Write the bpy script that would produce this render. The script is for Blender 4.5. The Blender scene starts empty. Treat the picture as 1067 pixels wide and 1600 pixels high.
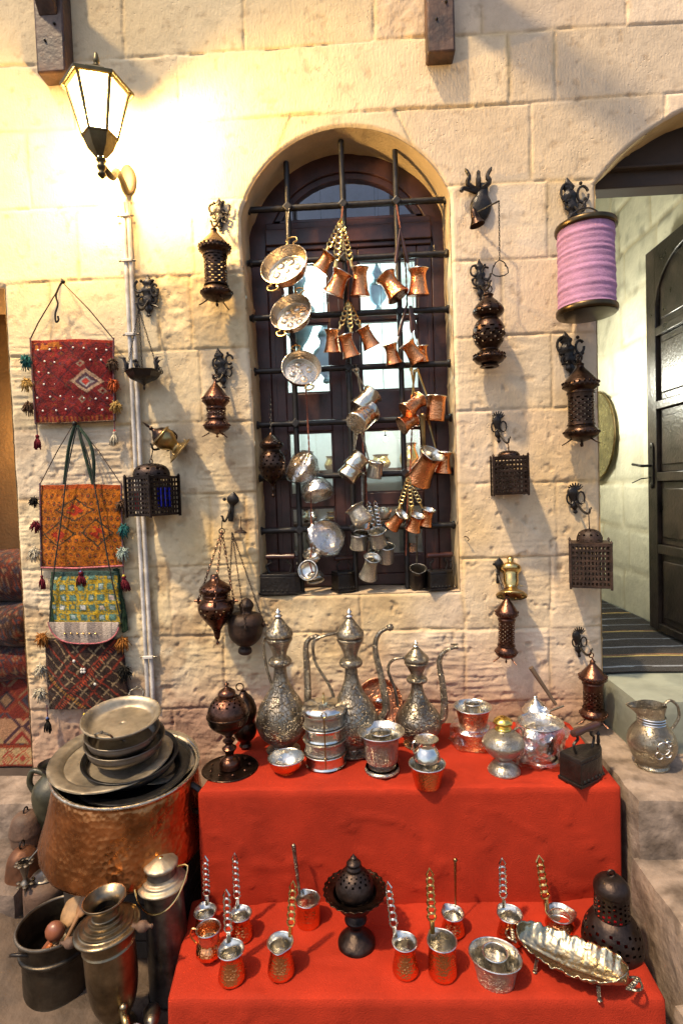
import bpy, math, random
import numpy as np
from mathutils import Vector, Matrix
random.seed(7); R=math.radians; pi=math.pi
S=bpy.context.scene
# ---------------------------------------------------------------- camera, world, sun, exposure
W,H,F=1067.0,1600.0,850.0
CP=Vector((0,-2.2,1.5)); YAW,PIT,ROL=R(2.18),R(2.28),R(-1.98)
cf=Vector((-math.sin(YAW)*math.cos(PIT),math.cos(YAW)*math.cos(PIT),-math.sin(PIT)))
r0=Vector((math.cos(YAW),math.sin(YAW),0)); u0=r0.cross(cf)
CR=r0*math.cos(ROL)+u0*math.sin(ROL); CU=-r0*math.sin(ROL)+u0*math.cos(ROL)
cam=bpy.data.cameras.new('camera'); co=bpy.data.objects.new('camera',cam); S.collection.objects.link(co)
m=Matrix((CR,CU,-cf)).transposed().to_4x4(); m.translation=CP; co.matrix_world=m
cam.sensor_fit='VERTICAL'; cam.sensor_height=36; cam.lens=36*F/H; cam.clip_start=.02; cam.clip_end=2000
S.camera=co
SUN=Vector((.37,.36,-.857)).normalized()      # direction the light travels
w=bpy.data.worlds.new('World'); S.world=w; w.use_nodes=True
nt=w.node_tree; bg=nt.nodes['Background']; sk=nt.nodes.new('ShaderNodeTexSky'); sk.sky_type='NISHITA'; sk.sun_disc=False
sk.sun_elevation=math.asin(-SUN.z); sk.sun_rotation=math.atan2(-SUN.x,-SUN.y)
sk.air_density=1.0; sk.dust_density=3.0
nt.links.new(sk.outputs[0],bg.inputs[0]); bg.inputs[1].default_value=.122
sl=bpy.data.lights.new('sun','SUN'); sl.energy=3.1; sl.angle=R(2.6); sl.color=(1,.74,.43)
so=bpy.data.objects.new('sun',sl); S.collection.objects.link(so); so.rotation_euler=SUN.to_track_quat('-Z','Y').to_euler()
so.location=(-2,-3,6)
S.view_settings.view_transform='Standard'; S.view_settings.look='None'; S.view_settings.exposure=.82; S.view_settings.gamma=1
S.cycles.use_denoising=True; S.cycles.max_bounces=8; S.cycles.transparent_max_bounces=16; S.cycles.sample_clamp_indirect=6
def lamp(name,loc,e,col,rad=.04):
    l=bpy.data.lights.new(name,'POINT'); l.energy=e; l.color=col; l.shadow_soft_size=rad
    o=bpy.data.objects.new(name,l); S.collection.objects.link(o); o.location=loc; return o
# ---------------------------------------------------------------- pixel helpers (photo pixel -> world point on a real plane)
def ray(x,y): return cf+CR*((x-W/2)/F)-CU*((y-H/2)/F)
def atY(x,y,Y=0.): d=ray(x,y); return CP+d*((Y-CP.y)/d.y)
def atZ(x,y,Z): d=ray(x,y); return CP+d*((Z-CP.z)/d.z)
def atX(x,y,X): d=ray(x,y); return CP+d*((X-CP.x)/d.x)
def mpp(P): return (Vector(P)-CP).dot(cf)/F     # metres per photo pixel at P
def V(*a): return Vector(a)
# ---------------------------------------------------------------- materials
MT={}
def mat(name,col,met=0.,ro=.5,var=.18,vs=9.,bump=0.,bs=60.,kind='noise',col2=None,attr=False,dark=.0,spec=.5,sheen=0.,coat=0.):
    if name in MT: return MT[name]
    m=bpy.data.materials.new(name); m.use_nodes=True; n=m.node_tree.nodes; L=m.node_tree.links
    b=n['Principled BSDF']; tc=n.new('ShaderNodeTexCoord'); oc=tc.outputs['Object']
    b.inputs['Metallic'].default_value=met; b.inputs['Specular IOR Level'].default_value=spec
    if sheen: b.inputs['Sheen Weight'].default_value=sheen; b.inputs['Sheen Roughness'].default_value=.4; b.inputs['Sheen Tint'].default_value=(*col,1)
    if coat: b.inputs['Coat Weight'].default_value=coat; b.inputs['Coat Roughness'].default_value=.2
    nz=n.new('ShaderNodeTexNoise'); nz.inputs['Scale'].default_value=vs; nz.inputs['Detail'].default_value=6; nz.inputs['Roughness'].default_value=.65
    L.new(oc,nz.inputs[0])
    cr=n.new('ShaderNodeValToRGB'); c2=col2 or tuple(c*(1-2*var) for c in col)
    cr.color_ramp.elements[0].position=.33; cr.color_ramp.elements[1].position=.68
    hi=tuple(min(1,c*(1+var*.7)) for c in col)
    cr.color_ramp.elements[0].color=(*c2,1); cr.color_ramp.elements[1].color=(*hi,1)
    L.new(nz.outputs[0],cr.inputs[0]); out=cr.outputs[0]
    if attr:
        at=n.new('ShaderNodeAttribute'); at.attribute_name='Col'
        mx=n.new('ShaderNodeMix'); mx.data_type='RGBA'; mx.blend_type='MULTIPLY'; mx.inputs[0].default_value=1
        L.new(at.outputs['Color'],mx.inputs[6]); L.new(out,mx.inputs[7]); out=mx.outputs[2]
    hgt=None
    if kind=='noise':
        t=n.new('ShaderNodeTexNoise'); t.inputs['Scale'].default_value=bs; t.inputs['Detail'].default_value=5; L.new(oc,t.inputs[0]); hgt=t.outputs[0]
    elif kind=='hammer':
        t=n.new('ShaderNodeTexVoronoi'); t.feature='SMOOTH_F1'; t.inputs['Scale'].default_value=bs; t.inputs['Smoothness'].default_value=.35; L.new(oc,t.inputs[0]); hgt=t.outputs[0]
    elif kind=='engrave':
        t=n.new('ShaderNodeTexVoronoi'); t.feature='DISTANCE_TO_EDGE'; t.inputs['Scale'].default_value=bs
        dn=n.new('ShaderNodeTexNoise'); dn.inputs['Scale'].default_value=bs*.6; L.new(oc,dn.inputs[0])
        ad=n.new('ShaderNodeVectorMath'); ad.operation='MULTIPLY_ADD'; ad.inputs[1].default_value=(.03,.03,.03); L.new(dn.outputs[1],ad.inputs[0]); L.new(oc,ad.inputs[2])
        L.new(ad.outputs[0],t.inputs[0])
        rr=n.new('ShaderNodeMapRange'); rr.inputs['From Max'].default_value=.10; L.new(t.outputs[0],rr.inputs[0]); hgt=rr.outputs[0]
        mx=n.new('ShaderNodeMix'); mx.data_type='RGBA'; L.new(hgt,mx.inputs[0]); mx.inputs[6].default_value=(*[c*.4 for c in col],1); L.new(out,mx.inputs[7]); out=mx.outputs[2]
    if dark:   # tarnish patches with a shape of their own
        t2=n.new('ShaderNodeTexNoise'); t2.inputs['Scale'].default_value=vs*2.3; t2.inputs['Detail'].default_value=8; L.new(oc,t2.inputs[0])
        r2=n.new('ShaderNodeMapRange'); r2.inputs['From Min'].default_value=.45; r2.inputs['From Max'].default_value=.7; r2.inputs['To Max'].default_value=dark; L.new(t2.outputs[0],r2.inputs[0])
        mx=n.new('ShaderNodeMix'); mx.data_type='RGBA'; L.new(r2.outputs[0],mx.inputs[0]); L.new(out,mx.inputs[6]); mx.inputs[7].default_value=(.05,.035,.025,1); out=mx.outputs[2]
    L.new(out,b.inputs['Base Color'])
    rm=n.new('ShaderNodeMapRange'); rm.inputs['To Min'].default_value=max(.03,ro*.7); rm.inputs['To Max'].default_value=min(1,ro*1.35); L.new(nz.outputs[0],rm.inputs[0]); L.new(rm.outputs[0],b.inputs['Roughness'])
    if bump:
        bp=n.new('ShaderNodeBump'); bp.inputs['Strength'].default_value=1; bp.inputs['Distance'].default_value=bump; L.new(hgt,bp.inputs['Height']); L.new(bp.outputs[0],b.inputs['Normal'])
    MT[name]=m; return m
def emis(name,col,st):
    m=bpy.data.materials.new(name); m.use_nodes=True; b=m.node_tree.nodes['Principled BSDF']
    b.inputs['Base Color'].default_value=(*col,1); b.inputs['Emission Color'].default_value=(*col,1); b.inputs['Emission Strength'].default_value=st; b.inputs['Roughness'].default_value=.3
    return m
def film(name,tr,ro,col=(1,1,1),bump=0,bs=30,gl=(1,1,1)):
    m=bpy.data.materials.new(name); m.use_nodes=True; n=m.node_tree.nodes; L=m.node_tree.links
    for x in list(n):
        if x.type=='BSDF_PRINCIPLED': n.remove(x)
    o=[x for x in n if x.type=='OUTPUT_MATERIAL'][0]
    t=n.new('ShaderNodeBsdfTransparent'); t.inputs[0].default_value=(*col,1); g=n.new('ShaderNodeBsdfGlossy'); g.inputs['Roughness'].default_value=ro; g.inputs[0].default_value=(*gl,1)
    lw=n.new('ShaderNodeLayerWeight'); lw.inputs[0].default_value=.35; mr=n.new('ShaderNodeMapRange'); mr.inputs['To Min'].default_value=1-tr; mr.inputs['To Max'].default_value=min(1,1-tr+.45)
    mx=n.new('ShaderNodeMixShader'); L.new(lw.outputs['Facing'],mr.inputs[0]); L.new(mr.outputs[0],mx.inputs[0]); L.new(t.outputs[0],mx.inputs[1]); L.new(g.outputs[0],mx.inputs[2]); L.new(mx.outputs[0],o.inputs[0])
    if bump:
        tc=n.new('ShaderNodeTexCoord'); nz=n.new('ShaderNodeTexNoise'); nz.inputs['Scale'].default_value=bs; nz.inputs['Detail'].default_value=3; L.new(tc.outputs['Object'],nz.inputs[0])
        bp=n.new('ShaderNodeBump'); bp.inputs['Distance'].default_value=bump; L.new(nz.outputs[0],bp.inputs['Height']); L.new(bp.outputs[0],g.inputs['Normal']); L.new(bp.outputs[0],lw.inputs['Normal'])
    return m
COP=mat('hammered_copper',(.84,.34,.14),1,.2,bump=.0013,bs=170,kind='hammer',var=.2)
COPE=mat('engraved_copper',(.72,.33,.18),1,.3,bump=.0012,bs=70,kind='engrave')
COPD=mat('aged_copper',(.58,.24,.09),1,.27,bump=.0022,bs=62,kind='hammer',vs=8,var=.3,dark=.3)
TIN=mat('tinned_metal',(.72,.69,.62),1,.27,bump=.0012,bs=70,kind='hammer',var=.15)
SIL=mat('bright_silver',(.80,.77,.70),1,.2,bump=.001,bs=60,kind='hammer',var=.16)
SILE=mat('engraved_silver',(.58,.54,.45),1,.3,bump=.0012,bs=130,kind='engrave',var=.2)
SILD=mat('tarnished_silver',(.36,.32,.25),1,.36,bump=.0016,bs=90,kind='engrave',dark=.6,vs=12)
SILW=mat('old_ewer_silver',(.40,.355,.28),1,.36,bump=.0022,bs=75,kind='engrave',dark=.6,vs=9,var=.3)
PEW=mat('dull_pewter',(.27,.24,.20),1,.42,bump=.002,bs=30,var=.25,dark=.4)
PEWL=mat('pale_tray_metal',(.46,.40,.30),.85,.48,bump=.0015,bs=40,var=.25,dark=.5,vs=8)  # toned down in colour for the weaker light at lower left
PAN=mat('tinned_pan',(.72,.62,.48),1,.26,bump=.0011,bs=130,kind='hammer')
BRA=mat('brass',(.80,.56,.22),1,.24,var=.2,bump=.0006)
BRAD=mat('aged_brass',(.50,.36,.16),1,.3,var=.3,bump=.001,dark=.45)
GOLD=mat('gold_plate',(.95,.66,.16),1,.14,var=.1,bump=.001,bs=160)
BRZ=mat('dark_bronze',(.060,.036,.026),.95,.3,var=.35,vs=22,bump=.0012,bs=120)
BRZC=mat('reddish_bronze',(.135,.066,.046),.95,.28,var=.35,vs=22,bump=.0012,bs=120)
BRZB=mat('sooty_bronze',(.045,.032,.028),.85,.42,var=.35,vs=18,bump=.0015,bs=90)
RUSTL=mat('rusty_sheet',(.042,.022,.014),.35,.55,var=.4,vs=20,bump=.002,bs=80)
IRON=mat('black_iron',(.018,.014,.012),.35,.38,var=.3,vs=14,bump=.002,bs=90)
IRONW=mat('wrought_iron_bar',(.02,.018,.018),.3,.45,var=.3,vs=14,bump=.002,bs=60)
CORD=mat('dark_cord',(.05,.03,.022),0,.9,bump=.002,bs=200)
ROPE=mat('red_brown_rope',(.22,.06,.03),0,.85,bump=.002,bs=200)
WOOD=mat('old_wood',(.085,.045,.03),0,.5,var=.4,vs=12,bump=.003,bs=40)
WOODH=mat('dark_handle_wood',(.06,.022,.018),0,.3,var=.3)
SPOON=mat('spoon_wood',(.30,.18,.085),0,.6,var=.3,vs=20)
FRM=mat('stained_window_wood',(.062,.024,.022),0,.38,var=.35,vs=8,bump=.001,bs=50)
DOORM=mat('dark_door_wood',(.032,.022,.017),0,.3,var=.45,vs=9,bump=.0016,bs=70,spec=.7)
LAMPD=mat('dark_bracket_casting',(.035,.024,.014),.1,.6,var=.3,bump=.001)
PLA=mat('white_conduit',(.62,.60,.57),0,.45,var=.22,vs=14,dark=.25)
FELT=mat('red_felt',(.33,.026,.010),0,.95,var=.13,vs=5,bump=.0022,bs=330,spec=.15,sheen=.25)
LAMPM=mat('lantern_casting',(.12,.10,.05),.6,.4,var=.3,bump=.001)
ST=mat('wall_stone',(1,1,1),0,.85,var=.09,vs=11,bump=.0014,bs=120,attr=True,spec=.25)
def stonefx(m):      # pores and tool scratches on top of the modelled relief
    n=m.node_tree.nodes; L=m.node_tree.links; tc=[x for x in n if x.type=='TEX_COORD'][0]; bp=[x for x in n if x.type=='BUMP'][0]
    mp=n.new('ShaderNodeMapping'); mp.inputs['Scale'].default_value=(120,120,38); mp.inputs['Rotation'].default_value=(0,.18,0); L.new(tc.outputs['Object'],mp.inputs[0])
    a=n.new('ShaderNodeTexNoise'); a.inputs['Scale'].default_value=1; a.inputs['Detail'].default_value=3; L.new(mp.outputs[0],a.inputs[0])
    v=n.new('ShaderNodeTexVoronoi'); v.inputs['Scale'].default_value=62; L.new(tc.outputs['Object'],v.inputs[0])
    q=n.new('ShaderNodeMapRange'); q.inputs['From Min'].default_value=.05; q.inputs['From Max'].default_value=.24; L.new(v.outputs[0],q.inputs[0])
    k=n.new('ShaderNodeTexNoise'); k.inputs['Scale'].default_value=5; L.new(tc.outputs['Object'],k.inputs[0]); kr=n.new('ShaderNodeMapRange'); kr.inputs['From Min'].default_value=.48; kr.inputs['From Max'].default_value=.66; L.new(k.outputs[0],kr.inputs[0])
    inv=n.new('ShaderNodeMath'); inv.operation='SUBTRACT'; inv.inputs[0].default_value=1; L.new(q.outputs[0],inv.inputs[1]); mu=n.new('ShaderNodeMath'); mu.operation='MULTIPLY'; L.new(inv.outputs[0],mu.inputs[0]); L.new(kr.outputs[0],mu.inputs[1])
    s1=n.new('ShaderNodeMath'); s1.operation='SUBTRACT'; L.new(a.outputs[0],s1.inputs[0]); L.new(mu.outputs[0],s1.inputs[1])
    b2=n.new('ShaderNodeBump'); b2.inputs['Distance'].default_value=.0017; L.new(s1.outputs[0],b2.inputs['Height']); L.new(bp.outputs[0],b2.inputs['Normal'])
    L.new(b2.outputs[0],[x for x in n if x.type=='BSDF_PRINCIPLED'][0].inputs['Normal'])
stonefx(ST)
STEP=mat('step_stone',(.27,.215,.175),0,.85,var=.3,vs=6,bump=.005,bs=45,spec=.25,dark=.75)
STEPG=mat('threshold_stone',(.20,.22,.185),0,.6,var=.2,vs=5,bump=.002,bs=40,spec=.3)
STEPD=mat('worn_riser_stone',(.14,.105,.085),0,.9,var=.35,vs=9,bump=.01,bs=25)
GRD=mat('dusty_ground',(.10,.07,.05),0,.95,var=.35,vs=5,bump=.012,bs=18)  # ground colour darkened to imitate light falling off
VEST=mat('pale_green_stone',(.60,.57,.45),0,.85,var=.1,vs=6,bump=.004,bs=40,attr=True)
PLW=mat('ochre_plaster',(.30,.19,.09),0,.8,var=.15,vs=4,bump=.002)
WHT=mat('white_plaster',(.72,.76,.74),0,.8,var=.06)
DRK=mat('dark_interior',(.05,.035,.028),0,.8)
TEX=mat('woven_wool',(1,1,1),0,.95,var=.2,vs=120,bump=.005,bs=240,attr=True,spec=.15,sheen=.15)
BIND=mat('striped_binding',(.16,.04,.045),0,.9,var=.5,vs=90,col2=(.03,.06,.07),bump=.002,bs=200)
GREENC=mat('green_strap',(.02,.05,.028),0,.9,var=.3,vs=40,bump=.002,bs=200)
CLAY=mat('green_glazed_clay',(.045,.045,.026),0,.4,var=.4,vs=14,bump=.003,bs=20)
CLAYB=mat('brown_clay',(.11,.062,.04),0,.7,var=.3,vs=9,bump=.003)
LIL=mat('lilac_lantern_fabric',(.36,.19,.34),0,.85,var=.10,vs=26,bump=.0022,bs=150,sheen=.2)
BLU=mat('blue_glass',(.01,.02,.45),0,.15,var=.3); REDG=mat('red_glass',(.45,.01,.02),0,.2,var=.3)
GLS=film('window_glass',.93,.02,gl=(.9,.95,1)); PLF=film('clear_plastic_film',.76,.16,bump=.006,bs=55); LGL=emis('lit_lantern_glass',(1,.84,.45),9)
_n=LGL.node_tree; _b=_n.nodes['Principled BSDF']; _t=_n.nodes.new('ShaderNodeBsdfTransparent'); _t.inputs[0].default_value=(1,.93,.75,1); _m=_n.nodes.new('ShaderNodeMixShader'); _m.inputs[0].default_value=.35
_n.links.new(_t.outputs[0],_m.inputs[1]); _n.links.new(_b.outputs[0],_m.inputs[2]); _n.links.new(_m.outputs[0],[x for x in _n.nodes if x.type=='OUTPUT_MATERIAL'][0].inputs[0])
def wool(n,c): return mat('wool_'+n,c,0,.95,var=.35,vs=80,bump=.004,bs=150,spec=.1)
# ---------------------------------------------------------------- mesh builder
col=S.collection
class MB:
    def __init__(s): s.v=[];s.f=[]
    def add(s,v,f,M=None):
        k=len(s.v)
        s.v+= [tuple(M@Vector(p)) for p in v] if M is not None else [tuple(p) for p in v]
        s.f+= [tuple(i+k for i in q) for q in f]; return s
    def box(s,c,d,M=None):
        x,y,z=[a/2 for a in d]; v=[(c[0]+i*x,c[1]+j*y,c[2]+k*z) for i in(-1,1) for j in(-1,1) for k in(-1,1)]
        return s.add(v,[(0,1,3,2),(4,6,7,5),(0,4,5,1),(2,3,7,6),(0,2,6,4),(1,5,7,3)],M)
    def lathe(s,prof,n=28,M=None,mask=None,fl=None,rot=0.,cap=(0,0)):
        v=[];f=[]
        for j,(r,z) in enumerate(prof):
            for i in range(n):
                a=2*pi*i/n+rot; rr=r*(fl(a,j,z) if fl else 1); v.append((rr*math.cos(a),rr*math.sin(a),z))
        for j in range(len(prof)-1):
            for i in range(n):
                if mask and mask(i,j): continue
                a=j*n+i;b=j*n+(i+1)%n; f.append((a,b,b+n,a+n))
        if cap[0]: f.append(tuple(range(n))[::-1])
        if cap[1]: f.append(tuple(range((len(prof)-1)*n,len(prof)*n)))
        return s.add(v,f,M)
    def tube(s,pts,r,n=8,closed=False,M=None,sq=None):
        pts=[Vector(p) for p in pts]; N=len(pts); rs=r if isinstance(r,(list,tuple)) else [r]*N
        v=[];f=[];ref=None
        for i,p in enumerate(pts):
            a=pts[(i-1)%N] if closed or i>0 else p; b=pts[(i+1)%N] if closed or i<N-1 else p
            t=(b-a); t=t.normalized() if t.length>1e-9 else Vector((0,0,1))
            if ref is None: ref=t.orthogonal().normalized()
            ref=(ref-t*ref.dot(t)); ref=ref.normalized() if ref.length>1e-6 else t.orthogonal().normalized()
            q=t.cross(ref)
            for k in range(n):
                an=2*pi*k/n; x,y=math.cos(an),math.sin(an)*(sq or 1)
                v.append(p+(ref*x+q*y)*rs[i])
        for i in range(N if closed else N-1):
            for k in range(n):
                a=i*n+k;b=i*n+(k+1)%n;c=((i+1)%N)*n+k;d=((i+1)%N)*n+(k+1)%n; f.append((a,b,d,c))
        if not closed: f.append(tuple(range(n))[::-1]); f.append(tuple(range((N-1)*n,N*n)))
        return s.add(v,f,M)
    def ball(s,c,r,n=10,sc=(1,1,1),M=None):
        m_=max(5,n//2+1); pr=[(max(1e-4,math.sin(pi*j/m_)),-math.cos(pi*j/m_)) for j in range(m_+1)]
        T=Matrix.Translation(c)@Matrix.Diagonal((r*sc[0],r*sc[1],r*sc[2],1))
        return s.lathe(pr,n,(M@T) if M is not None else T)
    def ring(s,c,R_,r,ax='y',n=14,k=6,sc=(1,1),M=None,a0=0,a1=2*pi):
        full=abs(a1-a0-2*pi)<1e-6; N=n if full else n+1; P=[]
        for i in range(N):
            a=a0+(a1-a0)*i/n; x,y=math.cos(a)*R_*sc[0],math.sin(a)*R_*sc[1]
            P.append(Vector(c)+Vector((x,0,y) if ax=='y' else (x,y,0) if ax=='z' else (0,x,y)))
        return s.tube(P,r,k,closed=full,M=M)
    def build(s,name,mt,parent=None,smooth=True,ang=45,solid=0,bev=0,sub=0):
        me=bpy.data.meshes.new(name); me.from_pydata(s.v,[],s.f); me.update()
        o=bpy.data.objects.new(name,me); col.objects.link(o); me.materials.append(mt)
        if smooth:
            me.shade_smooth()
            if ang: me.set_sharp_from_angle(angle=R(ang))
        if parent: o.parent=parent
        if solid: q=o.modifiers.new('s','SOLIDIFY'); q.thickness=solid; q.offset=-1
        if bev: q=o.modifiers.new('b','BEVEL'); q.width=bev; q.segments=2; q.limit_method='ANGLE'
        if sub: q=o.modifiers.new('u','SUBSURF'); q.levels=sub; q.render_levels=sub
        return o
def tag(o,label=None,cat=None,group=None,kind=None):
    for k,v_ in (('label',label),('category',cat),('group',group),('kind',kind)):
        if v_: o[k]=v_
    return o
def thing(name,label,cat,M,group=None):
    o=bpy.data.objects.new(name,None); o.empty_display_size=.05; col.objects.link(o)
    o.matrix_world=M if isinstance(M,Matrix) else Matrix.Translation(M)
    return tag(o,label,cat,group)
def struct(o): o['kind']='structure'; return o
def smooth_pts(P,k=6):
    P=[Vector(p) for p in P]; out=[]
    for i in range(len(P)-1):
        a=P[max(i-1,0)];b=P[i];c=P[i+1];d=P[min(i+2,len(P)-1)]
        for j in range(k):
            t=j/k; out.append(.5*((2*b)+(c-a)*t+(2*a-5*b+4*c-d)*t*t+(3*b-a-3*c+d)*t**3))
    out.append(P[-1]); return out
def sp(prof,k=4):    # smooth a lathe profile
    return [(max(p.x,1e-4),p.y) for p in smooth_pts([(a,b,0) for a,b in prof],k)]
def scl(prof,R_,H_): return [(max(r*R_,1e-4),z*H_) for r,z in prof]
def rotM(P,roll=0,fwd=0,yaw=0): return Matrix.Translation(P)@Matrix.Rotation(R(roll),4,'Y')@Matrix.Rotation(R(fwd),4,'X')@Matrix.Rotation(R(yaw),4,'Z')
def chain(mb,p0,p1,w_=.006,wire=.0012,sag=0,M=None):
    p0=Vector(p0);p1=Vector(p1); d=p1-p0; L_=d.length; n=max(2,int(L_/(w_*1.5))); t=d.normalized(); a=t.orthogonal().normalized(); b=t.cross(a)
    for i in range(n):
        f_=(i+.5)/n; c=p0+d*f_+Vector((0,0,-sag*4*f_*(1-f_))); s_=a if i%2 else b; hl=L_/n*.66
        mb.tube([c+t*hl*math.cos(k*pi/4)+s_*w_*.5*math.sin(k*pi/4) for k in range(8)],wire,4,closed=True,M=M)
    return mb
def linkbar(mb,p0,p1,w_,M=None,n=None,wire=None):   # openwork cast handle: a row of flat rings between p0 and p1
    p0=Vector(p0);p1=Vector(p1); d=p1-p0; L_=d.length; t=d.normalized(); vw=Vector((0,-1,0)) if M is None else (M.to_3x3().inverted()@Vector((0,-1,0)))
    s_=t.cross(vw); s_=s_.normalized() if s_.length>1e-3 else t.orthogonal().normalized()
    wire=wire or w_*.15; st=.20; mb.tube([p0,p0+d*st],[w_*.3,w_*.3],6,M=M)
    n=n or max(4,int(L_*(1-st)/(w_*.78))); seg=L_*(1-st)/n
    for i in range(n):
        c=p0+d*(st+(1-st)*(i+.5)/n); ww=w_*.5*(1.0-.25*i/n)
        if i==n-1: P=[c-t*seg*.5+s_*ww*.6,c-t*seg*.5-s_*ww*.6,c-s_*ww,c+t*seg*.9,c+s_*ww]
        else: P=[c+t*seg*.58*math.cos(k*pi/4)+s_*ww*math.sin(k*pi/4) for k in range(8)]
        mb.tube(P,wire,5,closed=True,M=M)
    return mb
# ================================================================ SETTING
rng=np.random.RandomState(5)
NG=rng.rand(256,256)
def vn(x,y,ox=0):       # smooth value noise
    x=x+ox*17.3; y=y+ox*9.1; xi=np.floor(x).astype(int); yi=np.floor(y).astype(int); fx=x-xi; fy=y-yi
    fx=fx*fx*(3-2*fx); fy=fy*fy*(3-2*fy); g=lambda a,b: NG[a%256,b%256]
    return (g(xi,yi)*(1-fx)+g(xi+1,yi)*fx)*(1-fy)+(g(xi,yi+1)*(1-fx)+g(xi+1,yi+1)*fx)*fy
def fbm(x,y,o=4,ox=0): return sum(vn(x*2**i,y*2**i,ox+i)*.5**i for i in range(o))/sum(.5**i for i in range(o))
def grid_obj(name,v,f,mt,colr=None,smooth=True):
    me=bpy.data.meshes.new(name); me.vertices.add(len(v)); me.vertices.foreach_set('co',np.asarray(v,dtype=np.float32).ravel())
    f=np.asarray(f,dtype=np.int32); me.loops.add(f.size); me.loops.foreach_set('vertex_index',f.ravel()); me.polygons.add(len(f))
    me.polygons.foreach_set('loop_start',np.arange(0,f.size,4,dtype=np.int32)); me.update(calc_edges=True); me.validate()
    if colr is not None:
        a=me.color_attributes.new('Col','FLOAT_COLOR','POINT'); a.data.foreach_set('color',np.c_[colr,np.ones(len(colr))].astype(np.float32).ravel())
    if smooth: me.shade_smooth()
    o=bpy.data.objects.new(name,me); col.objects.link(o); me.materials.append(mt); return o
ROWS=[-9,.33,.621,.918,1.21,1.506,1.798,2.089,2.384,2.676,2.98,3.245,3.64,99]
COLS={0:[-1.2,-.5,.2,.9],1:[-.814,-.3,.25,.72],2:[-1.13,-.587,.05,.395,.735],3:[-1.25,-.8,-.43,-.02,.398,.745],4:[-1.2,-.62,-.475,.773],5:[-.924,.534],6:[-1.15,-.632,.766],
 7:[-1.237,-.792,-.66,.576,.85],8:[-1.112,-.639,.76],9:[-1.297,-.25,.2,.70,1.218],10:[-1.1,-.668,.622,.803],11:[-.881,-.403,.111,.522,1.078],12:[-1.0,-.2,.7]}
WCX,WCZ,WR=-.023,2.493,.436; WX0,WX1,WZ0=-.427,.383,1.076
DCX,DCZ,DR=1.588,2.161,.81; DX0=.947; DX1=1.62
LX1=-1.428; LZ1=2.37
def sd_win(x,z):
    up=np.hypot(x-WCX,z-WCZ)-WR; xe0=WX0-.018*np.clip((z-1.9)/.6,0,1); bx=np.maximum(np.maximum(xe0-x,x-WX1),np.maximum(WZ0-z,z-WCZ-.1))
    return np.where(z>WCZ,np.maximum(up,np.maximum(xe0-x,x-WX1)),bx)
def sd_door(x,z):
    bx=np.maximum(DX0-x,x-DX1); return np.where(z>2.655,np.maximum(np.hypot(x-DCX,z-DCZ)-DR,x-DX1),bx)
def sd_left(x,z): return np.maximum(np.maximum(x-LX1,-2.2-x),np.maximum(.33-z,z-LZ1+.03*np.clip((x+1.8)/.3,0,1)**3*0))
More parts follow.
